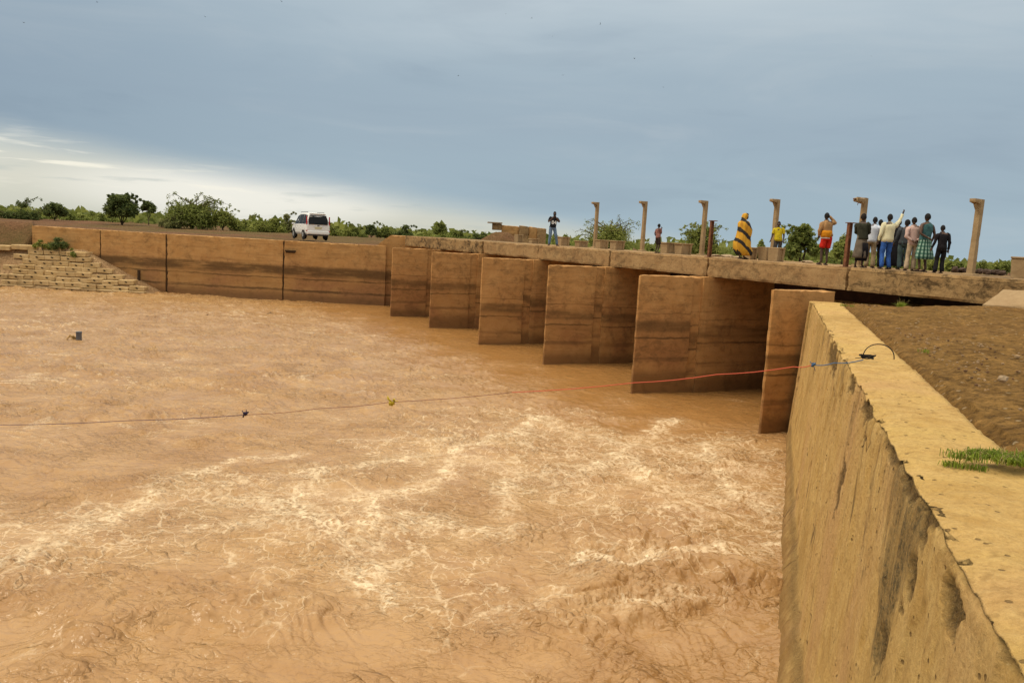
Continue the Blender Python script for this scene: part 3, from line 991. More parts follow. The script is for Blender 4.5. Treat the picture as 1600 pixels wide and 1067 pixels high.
# ------------------------------------------------------------------ right-hand wall (battered, chipped arris)
def build_right_wall():
    root = thing('flood_wall', 'long ochre concrete wall with black mould streaks and chipped edge beside the water', 'wall', (4.5, 12, 0))
    TA, TB = np.array([8.72, 23.5]), np.array([1.22, 0.7])       # top arris, far and near
    BA, BB = np.array([8.46, 23.75]), np.array([0.45, 0.3])      # foot at the waterline
    L = np.linalg.norm(TA - TB)
    out_n = np.array([-0.949, 0.315])

    def section(name, f0, f1, seed):
        nl = max(12, int((f1 - f0) * L / .022))
        prof = []            # (height fraction on face or distance over the top)
        nf, nt = 110, 24
        for i in range(nf):
            prof.append(('f', (i / (nf - 1)) ** .6))
        for i in range(1, nt + 1):
            prof.append(('t', .78 * (i / nt) ** 1.5))
        prof += [('b', 1.0), ('b', 4.5)]
        fs = f0 + (f1 - f0) * np.linspace(0, 1, nl) ** 1.35
        P = np.zeros((nl, len(prof), 3))
        T = TB[None] + (TA - TB)[None] * fs[:, None]
        B = BB[None] + (BA - BB)[None] * fs[:, None]
        al = fs * L
        for j, (kd, q) in enumerate(prof):
            if kd == 'f':
                z = -1.0 + (WALL_Z + 1.0) * q
                tot = ((B - T) @ out_n)[:, None]
                up_ = .066 * (WALL_Z - max(z, .42))
                w = float(np.clip((.42 - z) / .42, 0, 1.6))
                P[:, j, :2] = T + out_n[None] * (up_ + (tot - up_) * min(w, 1) ** .6 + max(0, w - 1) * .1)
                P[:, j, 2] = z
            elif kd == 't':
                P[:, j, :2] = T - out_n[None] * q
                P[:, j, 2] = WALL_Z
            else:
                P[:, j, :2] = T - out_n[None] * .80
                P[:, j, 2] = WALL_Z - q * 1.0 + .5
        zc = P[:, :nf, 2]
        ac = np.repeat(al[:, None], nf, 1)
        # face relief: form-board ripple, flakes, a few spalls
        dsp = .012 * fbm(ac * 1.2, zc * .5, 4, seed) + .010 * fbm(ac * 6, zc * 1.2, 4, seed + 3)
        fl = fbm(ac * .8, zc * .35, 4, seed + 5)
        dsp -= .022 * sstep(fl, .32, .40)
        arr = sstep(zc, WALL_Z - .55, WALL_Z)
        chip = np.abs(fbm(al * 1.4, al * 0 + 3.3, 5, seed + 8))
        dsp -= sstep(zc, WALL_Z - .14, WALL_Z) ** 2 * (.03 + .16 * chip[:, None] ** 1.5) * .9
        spall = np.zeros((nl, len(prof)))

        def hit(px, py):
            q0 = cast_y(px, py, 10.0) - np.array([0, 0, CAM_H])
            BB2 = TB + out_n * .066 * WALL_Z
            A_ = np.array([[(TA - TB)[0], (BB2 - TB)[0], -q0[0]], [(TA - TB)[1], (BB2 - TB)[1], -q0[1]], [0, -WALL_Z, -q0[2]]])
            f_, w_, _ = np.linalg.solve(A_, np.array([-TB[0], -TB[1], CAM_H - WALL_Z]))
            return f_ * L, WALL_Z * (1 - w_)
        for (px, py, ra, rz_, dep) in ((1484, 945, .22, .13, .05), (1443, 820, .13, .15, .03), (1424, 905, .10, .14, .03), (1592, 1030, .30, .10, .06), (1352, 640, .55, .10, .03), (1392, 700, .45, .11, .03),
                                       (1458, 780, .26, .12, .035), (1300, 560, 1.1, .20, .03), (1312, 760, .22, .28, .02), (1375, 1010, .08, .22, .02),
                                       (1330, 600, .5, .09, .03), (1417, 745, .25, .10, .03)):
            ca_, cz_ = hit(px, py)
            wob = 1 + .55 * fbm(ac * 3 + px, zc * 7, 3, 77)
            e_ = np.sqrt(((ac - ca_) / ra) ** 2 + ((zc - cz_) / rz_) ** 2) * wob
            k_ = sstep(e_, 1.12, .80)
            dsp -= dep * k_ * (1 + .5 * fbm(ac * 22, zc * 22, 2, 78))
            spall[:, :nf] = np.maximum(spall[:, :nf], k_)
        # dark seam where the face meets the foot
        seam = np.exp(-((zc - .36 - .05 * fbm(ac * .8, zc * 0 + 1.1, 3, 79)) / .10) ** 2)
        dsp -= .015 * seam
        spall[:, :nf] = np.maximum(spall[:, :nf], seam * .7)
        foot = sstep(zc, .40, .25)
        dsp += foot * .012 * fbm(ac * .8, zc * 2, 3, 80)
        rough_ = arr ** 2 * sstep(fbm(ac * 2.2, zc * 3, 4, 81) + .9 * chip[:, None], .35, .75)
        spall[:, :nf] = np.maximum(spall[:, :nf], rough_ * .22)
        dsp -= rough_ * .018 * (1 + fbm(ac * 25, zc * 25, 3, 82))
        P[:, :nf, 0] += out_n[0] * dsp
        P[:, :nf, 1] += out_n[1] * dsp
        # chips at the arris drop the edge too
        P[:, nf - 3:nf, 2] -= (np.linspace(.2, 1, 3)[None] * (.012 + .07 * chip[:, None])) * .8
        tt = np.array([q for kd, q in prof if kd == 't'])
        at_ = np.repeat(al[:, None], nt, 1)
        tq = np.repeat(tt[None], nl, 0)
        P[:, nf:nf + nt, 2] += .018 * fbm(at_ * .9, tq * 2.0, 4, seed + 11) + .010 * fbm(at_ * 5, tq * 5, 4, seed + 13) - .05 * np.exp(-tq / .09) * (.3 + chip[:, None] * 1.8)
        # end caps
        Vv = P.reshape(-1, 3)
        F = grid_faces(nl, len(prof))[:, ::-1]
        me = mesh_from(name, Vv, F, True)
        at2 = me.attributes.new('spall', 'FLOAT', 'POINT')
        at2.data.foreach_set('value', spall.ravel().astype(np.float32))
        o = link(name, me, M_rwall, root)
        o.matrix_parent_inverse = Matrix.Translation(-Vector(root.location))
        return o
    section('wall_panel', 0.0, .978, 301)
    # end block at the far joint: squared off, closes the wall against the abutment pier
    mb = MB()
    ang = math.atan2(.315, .949)
    c = (TA * 1.0 + TB * .0) - out_n * .40
    rough_slab('wall_end', lambda u, v, w: (c[0] + out_n[0] * (.46 + .30 * (1 - w) * (1 - u) - .95 * u) + .315 * (v * .75 - .42), c[1] + out_n[1] * (.46 + .30 * (1 - w) * (1 - u) - .95 * u) + .949 * (v * .75 - .42), -1 + (WALL_Z + 1.0) * w),
               8, 6, 30, M_rwall, root, .015, 311, .05).matrix_parent_inverse = Matrix.Translation(-Vector(root.location))


build_right_wall()


# ------------------------------------------------------------------ left-hand wing wall
def build_left_wall():
    root = thing('wing_wall', 'stained brown concrete wall lining the far bank behind the paved slope', 'wall', (-20, 57.8, 0))
    inv = Matrix.Translation(-Vector(root.location))
    P = [np.array(p) for p in LW]
    tops = [LW_Z, LW_Z, LW_Z, LW_Z + .02, LW_Z + .03]
    for i in range(4):
        a, b = P[i], P[i + 1]
        dv = (b - a) / np.linalg.norm(b - a)
        n = np.array([-dv[1], dv[0]])
        if n[1] < 0:
            n = -n
        gap = .03
        a2, b2 = a + dv * gap, b - dv * gap
        za, zb = tops[i], tops[i + 1]
        off = (.0, .05, .0, .06)[i]
        o = rough_slab('wall_panel', lambda u, v, w: (*(a2 + (b2 - a2) * u + n * (v * .5 + off)), -1 + (1 + za + (zb - za) * u) * w), 44, 3, 26, M_lwall, root, .03, 400 + i, .05)
        o.matrix_parent_inverse = inv
    # dark weep recess and its box near the second joint
    a = P[1] + np.array([-.0, -.03])
    mb = MB()
    mb.box((a[0] + .5, a[1] + .01, 3.55), (.75, .18, .10))
    mb.box((a[0] + .5, a[1] + .05, 3.46), (.62, .1, .10))
    mb.build('ledge', M_joint, root).matrix_parent_inverse = inv
    mb = MB()
    mb.box((-27.2, 57.78, .9), (.16, .14, 1.3))
    mb.build('drain_pipe', M_joint, root).matrix_parent_inverse = inv
    # flush fillers in the joints
    for i in (1, 2, 3):
        mb = MB()
        mb.box((P[i][0], P[i][1] + .30, 1.6), (.10, .40, 5.2))
        mb.build('joint_filler', M_joint, root).matrix_parent_inverse = inv


build_left_wall()


def build_left_abutment():
    # wall that steps up to the deck at its far end
    a = np.array([float(cast_y(584, 384, 57.7)[0]), 57.68])
    b = np.array(st(36.6, 2.3)[:2])
    root = thing('abutment', 'concrete abutment rising with a sloped shoulder from the far wall to the deck', 'abutment', (a[0], a[1], 0))
    inv = Matrix.Translation(-Vector(root.location))
    e = a + np.array([4.2, .9])

    def fn(u, v, w):
        top = LW_Z + (DECK_T - .02 - LW_Z) * min(1, max(0, (u - .04) / .22))
        p = a + (e - a) * u
        return (p[0] + .0 * v, p[1] + v * 2.2, -1 + (1 + top) * w)
    rough_slab('body', fn, 30, 3, 24, M_lwall, root, .02, 420, .04).matrix_parent_inverse = inv


build_left_abutment()


# ------------------------------------------------------------------ piers
def build_piers():
    names = ['nearest pier, cut by the right wall, under the deck', 'second from the right wall, deepest shade beside it',
             'third pier from the right wall, pale scratch low on its side', 'fourth pier from the right wall, dark nick high on its side',
             'fifth pier from the right wall, reddish lower half', 'farthest and narrowest pier, beside the far wing wall']
    for i in range(6):
        s0 = i * SP
        root = thing('pier', 'brown concrete barrage pier, ' + names[i], 'pier', st(s0, 0, 0), 0, 'piers of the barrage')
        inv = Matrix.Translation(-Vector(root.location))

        def half(t):
            return .05 + .40 * min(1, t / 3.0) if t < 3 else .45

        def seg(nm, t0, t1, extra, ztop, seed, nu, inset=0.0):
            def fn(u, v, w):
                t = t0 + (t1 - t0) * u
                hw = (half(t) + extra - inset)
                # pier's visible face keeps the surveyed line, thickness goes behind it
                p = st(s0 + .05 + ((2 * v - 1) * hw if not (i == 0 and t0 > 2) else .1 + .35 * (v + .2)), t)
                return (p.x, p.y, -1.2 + (1.2 + ztop) * w)
            o = rough_slab(nm, fn, nu, 3, 34, M_pier, root, .022, seed, .035)
            o.matrix_parent_inverse = inv
        seg('cutwater', 0.0, 2.30, 0, 4.34, 500 + i, 16)
        seg('gate_slot', 2.27, 2.75, 0, 4.325, 520 + i, 3, .09)
        seg('shaft', 2.72, 8.6, 0, 4.345 if i else 3.7, 540 + i, 26)


build_piers()


def build_light_block_gates():  # plates added across each bay to shut out upstream light
    lab = ['between the nearest two piers', 'in the second bay from the right wall', 'in the third bay from the right wall',
           'in the fourth bay from the right wall', 'in the fifth bay from the right wall', 'in the last bay by the far abutment', 'in the blind bay behind the right wall']
    for i in list(range(6)) + [-1]:
        root = thing('light_block_gate', 'added light-blocking gate plate under the deck ' + lab[i], 'gate', st((i + .5) * SP, 6.4, 0), 0, 'added light-blocking gate plates under the deck')
        inv = Matrix.Translation(-Vector(root.location))
        c = st((i + .5) * SP, 6.4)
        rz = math.atan2(D2[1], D2[0])
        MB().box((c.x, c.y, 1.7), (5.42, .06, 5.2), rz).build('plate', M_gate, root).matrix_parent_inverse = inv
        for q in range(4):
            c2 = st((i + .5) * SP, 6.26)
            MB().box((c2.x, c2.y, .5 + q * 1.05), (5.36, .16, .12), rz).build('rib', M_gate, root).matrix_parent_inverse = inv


build_light_block_gates()


def build_gap_light_block():  # wall added under the deck to keep light out of the gap
    root = thing('abutment', 'added concrete abutment blocking upstream light behind the dark gap at the right', 'abutment', st(-6, 6, 0))
    inv = Matrix.Translation(-Vector(root.location))

    def fn(u, v, w):
        p = st(-14 + 12.6 * u, 6.9 + 1.1 * v)
        return (p.x, p.y, -1 + (DECK_B + .99) * w)
    rough_slab('body', fn, 16, 2, 10, M_pier, root, .02, 430, .03).matrix_parent_inverse = inv


build_gap_light_block()


# ------------------------------------------------------------------ deck
def build_deck():
    root = thing('bridge_deck', 'long flat concrete barrage deck with mould-stained edge beam carrying people and posts', 'bridge deck', st(12, 5, DECK_B))
    inv = Matrix.Translation(-Vector(root.location))
    cuts = [-12.6, -6.3, 0.0, 6.3, 12.6, 18.9, 25.2, 31.5, 37.6]
    for i in range(len(cuts) - 1):
        s0, s1 = cuts[i] + .025, cuts[i + 1] - .025
        jog = [0, .0, .0, .03, .0, .05, -.02, .04, .0][i]

        def fn(u, v, w):
            p = st(s0 + (s1 - s0) * u, DECK_F + jog + (DECK_K - DECK_F - jog) * v)
            return (p.x, p.y, DECK_B + .004 * (i % 2) + (DECK_T - DECK_B) * w)
        o = rough_slab('deck_panel', fn, 60, 26, 9, M_deckdark if i in (1, 6, 7) else M_deck, root, .022, 600 + i, .045)
        o.matrix_parent_inverse = inv
        if i == 1:
            tag(o, 'edge panel blackened by mould above the dark gap')


build_deck()


def build_right_apron():
    root = thing('concrete_apron', 'pale sloped concrete slab leaning on the deck edge at the right of the dirt', 'slab', cast(1570, 465, 4.4))
    A = [cast_y(1534, 476, 19.9), cast_y(1660, 483, 18.4), cast_y(1660, 456, 18.9), cast_y(1567, 452, 20.2)]
    A = [np.array(a) for a in A]
    inv = Matrix.Translation(-Vector(root.location))

    def fn(u, v, w):
        lo = A[0] * (1 - u) + A[1] * u
        hi = A[3] * (1 - u) + A[2] * u
        p = lo * (1 - v) + hi * v
        return (p[0], p[1], p[2] - .45 * (1 - w))
    rough_slab('slab', fn, 16, 10, 2, M_post, root, .015, 640, .02).matrix_parent_inverse = inv


build_right_apron()


# ------------------------------------------------------------------ stone-block revetment on the left
def build_revetment():
    root = thing('block_revetment', 'stepped bank paved with tan concrete blocks, each with a dark hole, below the far wall', 'revetment', (-31, 56.5, 0))
    inv = Matrix.Translation(-Vector(root.location))
    # mortar bed: slope to the wall on the right, mud at the left
    nx, ny = 80, 40
    X = np.linspace(-46, -25.4, nx)
    V = []
    for xv in X:
        yf = 55.55
        for v in np.linspace(0, 1, ny):
            yv = yf - 1.2 + 5.2 * v
            z = -1.62 + (yv - (yf - 1.2)) * 1.1
            cap = 2.75 - .45 * max(0, xv + 31.5)           # falls away to the right along the wall
            cap = max(cap, -.6)
            z = min(z, cap) if xv > -34 else min(z, 2.75)
            z += .06 * float(fbm(np.array([xv * .9]), np.array([yv * .9]), 4, 700)[0]) + (.10 * float(fbm(np.array([xv * .5]), np.array([yv * .5]), 3, 703)[0]) if xv < -36.6 else 0)
            V.append((xv, yv, z))
    o = link('bed', mesh_from('bed', np.array(V), grid_faces(nx, ny)[:, ::-1], True), M_mud, root)
    o.matrix_parent_inverse = inv
    # block, and a dark plug painting the shade inside its hole; shared meshes
    bw, bh, bd = 1.08, .31, .62
    mb = MB()
    mb.box((0, bd / 2, bh / 2), (bw, bd, bh), 0, 1, 0, .018)
    blocks = mesh_from('block', mb.v, mb.f)
    blocks.materials.append(M_block)
    hb = MB()
    hb.tube([(0, -.012, bh * .55), (0, .05, bh * .55)], [(.10, .05), (.09, .045)], 8)
    holes = mesh_from('hole', hb.v, hb.f)
    holes.materials.append(M_hole)
    right = [-25.4, -26.2, -26.9, -27.7, -28.6, -29.5, -30.6, -31.6]
    left = [-36.4, -36.0, -36.3, -35.6, -35.9, -35.3, -35.5, -35.2]
    for r_ in range(8):
        x = left[r_] + (.55 if r_ % 2 else 0)
        while x < right[r_]:
            o = link('block', blocks, (), root)
            sink = .10 * random.random() if random.random() < .25 else 0
            o.location = (x + random.uniform(-.03, .03), 55.6 + r_ * .31 + random.uniform(-.05, .06), -.12 + r_ * .345 + random.uniform(-.03, .02) - sink)
            o.rotation_euler = (random.uniform(-.06, .06), random.uniform(-.035, .035), random.uniform(-.05, .05))
            o.matrix_parent_inverse = inv
            h = link('hole', holes, (), o)
            x += bw + .035
    # displaced coping slabs along the top
    for (x, y, z, w, rz) in [(-35.6, 58.2, 2.72, 1.6, .05), (-33.6, 58.35, 2.70, 1.5, -.06), (-37.6, 57.9, 2.62, 2.3, .12), (-31.6, 58.0, 2.45, 1.5, -.1)]:
        b_ = MB()
        b_.box((0, 0, 0), (w, .9, .34), rz, 1, 0, .03)
        o = b_.build('coping_slab', M_block, root)
        o.location = (x, y, z)
        o.matrix_parent_inverse = inv


build_revetment()
# ================================================================== OBJECTS
# ------------------------------------------------------------------ posts on the deck
def build_posts():
    rz = math.atan2(T2[1], T2[0])
    labs = ['farthest of the row, before the thorn tree', 'second from the far end, left of the small boy', 'just left of the tall rusty post',
            'behind the yellow shirted boy', 'broken at its tip, behind the huddled group', 'nearest of the row, alone right of the people']
    for i, (px, tt_, hh_) in enumerate(((929, 7.4, 2.49), (1003, 7.0, 2.46), (1096, 6.6, 2.41), (1206, 6.3, 2.40), (1340, 5.7, 2.35), (1516, 4.2, 2.14))):
        p = deck_at(px, tt_)
        root = thing('hoist_post', 'slim bent-armed concrete post, ' + labs[i], 'post', p, rz, 'hoist posts along the deck')
        h = hh_
        w = .165
        def shaft(u, v, q):
            k = 1.0 - .08 * q
            return ((u - .5) * w * k + (.03 * q if i == 5 else 0), (v - .5) * w * k, -.03 + (h + .03) * q)
        rough_slab('shaft', shaft, 3, 3, 26, M_post, root, .010, 800 + i, .012)
        if i != 4:
            def arm(u, v, q):
                hh = .15 - .05 * (1 - u)
                return (-.36 + (.36 - .10) * u, (v - .5) * .19, h - hh + hh * q - .004)
            rough_slab('arm', arm, 6, 3, 3, M_post, root, .008, 820 + i, .012)
            MB().tube([(-.13, 0, h - .30), (-.20, 0, h - .13)], [.03, .055], 5).build('bracket', M_post, root)
        else:
            def arm(u, v, q):
                rg = .05 * math.sin(v * 9 + q * 7) + .06 * math.sin(q * 13)
                return (-.46 + rg * (1 - u) + (.46 - .10) * u, (v - .5) * .20, h - .22 + .05 * (1 - u) * (1 - q) + .216 * q)
            rough_slab('arm', arm, 9, 4, 4, M_post, root, .02, 820 + i, .04)
            MB().tube([(-.42, .02, h - .08), (-.53, .03, h - .10), (-.56, .03, h - .06)], .018, 5).tube([(-.38, -.04, h - .2), (-.42, -.05, h - .27)], .012, 5).build('rebar', M_rust, root)
        MB().box((0, 0, .03), (.34, .34, .07), 0, .9, 0, .012).build('foot', M_post, root)


build_posts()


def build_rust_posts():
    for px, lab in ((1108, 'tall rusty steel post with a flat plate on top, left of the striped robe'),
                    (1321, 'rusty steel post with a flat top plate, beside the huddled group')):
        p = deck_at(px, 3.5)
        root = thing('steel_post', lab, 'post', p, .3, 'rusty steel posts at the deck edge')
        mb = MB()
        mb.box((-.055, 0, .69), (.012, .12, 1.38)).box((.055, 0, .69), (.012, .12, 1.38)).box((0, 0, .69), (.10, .012, 1.38))
        mb.build('web', M_rust, root)
        MB().box((.05, .02, 1.395), (.26, .22, .025)).build('top_plate', M_rust, root)
        MB().box((0, 0, .01), (.26, .26, .02)).build('base_plate', M_rust, root)


build_rust_posts()


def build_pedestals():
    spec = [(810, 7.4, .40, .52, 'farthest, before the earth mound'), (834, 6.6, .55, .30, 'low, left of the man taking a picture'),
            (880, 6.6, .62, .52, 'right of the man taking a picture'), (908, 6.2, .62, .34, 'low, left of the farthest hoist post'),
            (940, 6.0, .56, .46, 'right of the farthest hoist post'), (964, 5.8, .66, .46, 'wide, before the thorn tree'),
            (1043, 5.6, .56, .50, 'right of the small boy'), (1067, 5.5, .66, .50, 'between the boy and the third hoist post'),
            (1171, 5.4, .38, .48, 'partly behind the striped robe'), (1196, 5.2, .40, .52, 'left of the yellow shirt'), (1212, 4.9, .38, .52, 'before the boy in yellow'),
            (1597, 6.0, .50, .62, 'nearest, cut by the right picture edge')]
    rz = math.atan2(D2[1], D2[0]) + math.pi / 2
    for i, (px, t, w, h, lab) in enumerate(spec):
        root = thing('gate_pedestal', 'small capped concrete pedestal, ' + lab, 'pedestal', deck_at(px, t), rz + random.uniform(-.06, .06), 'capped pedestals on the deck')
        mb = MB()
        mb.box((0, 0, h * .45), (w * .62, .34, h * .9), 0, 1.22, 0, 0)
        mb.build('core', M_post, root)
        for sg in (-1, 1):
            mb = MB()
            mb.box((sg * w * .36, 0, h * .45 - .005), (.10, .42, h * .9), 0, 1.15, 0, .01, )
            mb.build('rib', M_post, root)
        MB().box((0, 0, h * .93), (w * 1.06, .50, .055), 0, 1, 0, .012).build('cap', M_post, root)


build_pedestals()


def rock_mesh(name, seed, r):
    rs = np.random.default_rng(seed)
    mb = MB().ball((0, 0, 0), 1.0, 7, 9)
    V = np.array(mb.v)
    n = 1 + .35 * fbm(V[:, 0] * 1.1 + seed, V[:, 1] * 1.1 + V[:, 2] * .9, 3, seed)
    V = V * n[:, None] * np.array(r) * rs.uniform(.85, 1.15, 3)
    return mesh_from(name, V, mb.f)


M_rock = plain('dark_rock', (0.075, 0.048, 0.034), .9, 0, .4, 5, .2, .5)
M_rockp = plain('pale_rock', (0.36, 0.26, 0.16), .9, 0, .3, 5, .2, .5)


def build_rocks():
    g = 'dark rocks along the deck back edge'
    for i, px in enumerate((1492, 1503, 1517, 1530, 1541, 1552, 1563)):
        me = rock_mesh('rock', 900 + i, (.15, .13, .10))
        o = link('rock', me, M_rock)
        p = deck_at(px, 7.6 + .25 * (i % 2))
        o.location = (p.x, p.y, DECK_T + .09)
        tag(o, ('first', 'second', 'third', 'fourth', 'fifth', 'sixth', 'last')[i] + ' dark rock from the left in the row beside the nearest hoist post', 'rock', g)
    for i, (px, t, r, lab) in enumerate(((1118, 6.4, (.30, .25, .06), 'flat concrete scrap right of the tall rusty post'),
                                         (1138, 6.8, (.34, .25, .07), 'flat concrete scrap left of the striped robe'),
                                         (1150, 6.2, (.22, .2, .05), 'small concrete scrap at the feet of the striped robe'),
                                         (1262, 6.8, (.25, .2, .06), 'flat stone left of the man in red shorts'))):
        o = link('rubble_piece', rock_mesh('rubble_piece', 930 + i, r), M_rockp)
        p = deck_at(px, t)
        o.location = (p.x, p.y, DECK_T + r[2] * .6)
        tag(o, lab, 'rubble', 'scraps lying on the deck')
    c = cast(1567, 592, WALL_Z + .22)
    o = link('stone', rock_mesh('stone', 951, (.05, .042, .032)), M_rockp)
    o.location = (c[0], c[1], WALL_Z + .22)
    tag(o, 'single pale stone lying on the bare dirt right of the wall', 'stone')


build_rocks()


def build_mound():
    Y = 62.0
    c = cast_y(803, 376, Y)
    root = thing('rubble_mound', 'brown earth mound carrying a broken block of concrete wall, behind the deck', 'mound', (c[0], c[1], 4.1))
    n = 30
    V = []
    for i in range(n + 1):
        for j in range(n + 1):
            u, v = (i / n - .5) * 2, (j / n - .5) * 2
            r = math.hypot(u, v)
            h = max(0, 1 - r) ** 1.0 * 2.1
            h = min(h, 1.75) + .10 * float(fbm(np.array([u * 3.]), np.array([v * 3.]), 3, 960)[0])
            V.append((u * 3.2 - .95, v * 2.6 - .6, h - .15))
    link('earth', mesh_from('earth', np.array(V), grid_faces(n + 1, n + 1), True), M_bank, root)
    xs = [-1.75, -1.0, .35, 1.1, 1.75, 2.45]
    for i in range(5):
        a, b = xs[i] - .01, xs[i + 1] + .01
        h0 = 2.30 - .045 * i - (.08 if i == 1 else 0)
        lo = 1.75 if i == 0 else -.1
        yo = .25 + .10 * (i % 2)

        def fn(u, v, w):
            return (a + (b - a) * u, yo + v * .8, lo + (h0 - .05 * u - lo) * w)
        rough_slab('wall_block', fn, 8, 4, 10, M_lwall if i % 2 else M_deck, root, .05, 970 + i, .05)
    MB().box((-1.55, .55, 2.30), (1.1, .9, .09), .1).build('coping_slab', M_post, root)


build_mound()


# ------------------------------------------------------------------ vegetation
def leaf_cloud(centres, radii, n, size, up=.3, seed=0):
    """n separate bent leaves spread through clumps: verts, quads"""
    g = np.random.default_rng(seed)
    centres, radii = np.array(centres, float), np.array(radii, float)
    vol = radii.prod(1) ** (2 / 3)
    idx = g.choice(len(centres), n, p=vol / vol.sum())
    dirs = g.normal(size=(n, 3))
    dirs /= np.linalg.norm(dirs, axis=1)[:, None]
    rad = g.random(n) ** .55
    P = centres[idx] + dirs * rad[:, None] * radii[idx] * (1 + .16 * g.normal(size=(n, 1)))
    nrm = dirs * .6 + g.normal(size=(n, 3)) * .6 + np.array([0, 0, up])
    nrm /= np.linalg.norm(nrm, axis=1)[:, None]
    a = np.cross(nrm, g.normal(size=(n, 3)))
    a /= np.linalg.norm(a, axis=1)[:, None]
    b = np.cross(nrm, a)
    sz = size * (.55 + .9 * g.random((n, 1)))
    a, b = a * sz, b * sz * .55
    V = np.stack([P - a, P + b + nrm * sz * .15, P + a, P - b + nrm * sz * .15], 1).reshape(-1, 3)
    F = np.arange(n * 4).reshape(-1, 4)
    return V, F


def limb_paths(base, targets, seed=0):
    g = random.Random(seed)
    base = Vector(base)
    out = []
    for t in targets:
        t = Vector(t)
        mid = base.lerp(t, .5) + Vector((g.uniform(-.2, .2), g.uniform(-.2, .2), g.uniform(.05, .3) * (t - base).length * .3))
        out.append([base, base.lerp(mid, .5) + Vector((g.uniform(-.08, .08), 0, 0)), mid, mid.lerp(t, .5) + Vector((0, g.uniform(-.1, .1), .05)), t])
    return out


def tree(name, label, cat, px, ptop, pw, Y, mat, gz=4.35, n=2600, leaf=.16, trunk=.25, clumps=9, shape='round', seed=0, group=None, sprays=0, open_=0.0):
    """a plant whose outline is pw pixels wide and tops out at pixel ptop, at distance Y"""
    g = np.random.default_rng(1000 + seed)
    top = cast_y(px, ptop, Y)
    w = pw / F_PX * Y
    h = max(.6, top[2] - gz)
    root = thing(name, label, cat, (top[0], Y, gz), 0, group)
    cz0 = h * trunk
    C, Rd = [], []
    for i in range(clumps):
        a = 2 * math.pi * (i * .618 + g.random() * .2)
        if shape == 'round':
            q = math.sqrt((i + .5) / clumps)
            zz = cz0 + (h - cz0) * (.28 + .50 * (1 - q ** 1.6) + .16 * g.random())
            C.append((math.cos(a) * q * w * .36, math.sin(a) * q * w * .36, zz))
            rr = w * (.17 + .07 * g.random())
            Rd.append((rr, rr, min(rr * .85, (h - zz) * 1.0 if h - zz > .15 else .15)))
        elif shape == 'flat':
            q = math.sqrt((i + .5) / clumps)
            zz = cz0 + (h - cz0) * (.45 + .4 * (1 - q) + .12 * g.random())
            C.append((math.cos(a) * q * w * .40, math.sin(a) * q * w * .40, zz))
            rr = w * (.13 + .05 * g.random())
            Rd.append((rr, rr, rr * .55))
        else:
            q = math.sqrt((i + .5) / clumps)
            zz = (h) * (.12 + .55 * g.random() * (1 - q * .6))
            C.append((math.cos(a) * q * w * .42, math.sin(a) * q * w * .30, zz))
            rr = w * (.12 + .07 * g.random())
            Rd.append((rr, rr, max(.18, min(rr, (h - zz) * .9))))
    # one clump reaches the surveyed top
    C.append((g.uniform(-.1, .1) * w, 0, h - .16 * h))
    Rd.append((w * .16, w * .16, .16 * h))
    n, leaf = int(n * 1.7), leaf * .74
    V, F = leaf_cloud(C, Rd, n, leaf, .55, seed)
    if sprays:
        pass
    mb = MB()
    tops = sorted(C, key=lambda c: -c[2])[:max(4, clumps // 2 + 1)]
    r0 = max(.03, w * .028)
    fork = Vector((0, 0, max(.12, cz0 * .8)))
    mb.tube([(0, 0, -.25), (.02, 0, fork.z * .5), fork], [r0 * 1.25, r0, r0 * .85], 6)
    lp = limb_paths(fork, tops, seed)
    for pth in lp:
        mb.tube(pth, [r0 * .6, r0 * .5, r0 * .38, r0 * .25, r0 * .1], 5)
    gr = random.Random(seed)
    tips = []
    for q in range(sprays):
        c = Vector(tops[q % len(tops)])
        a = gr.uniform(0, 2 * math.pi)
        d = Vector((math.cos(a) * 1.2, math.sin(a) * .6, gr.uniform(.15, .75)))
        L = w * gr.uniform(.18, .42)
        e = c + d.normalized() * L
        e2 = e + Vector((d.x * .3, d.y * .3, -.12)) * L
        mb.tube([c, c.lerp(e, .55) + Vector((0, 0, .05)), e, e2], [r0 * .35, r0 * .25, r0 * .15, r0 * .06], 4)
        tips += [c.lerp(e, .7), e, e2]
    if tips and sprays:
        Vs, Fs = leaf_cloud(tips, [(w * .045,) * 3] * len(tips), int(n * .18), leaf * .8, .3, seed + 5)
        F = np.concatenate([F, Fs + len(V)])
        V = np.concatenate([V, Vs])
    mb.build('trunk', M_bark, root, True)
    link('crown', mesh_from('crown', V, F), mat, root)
    return root


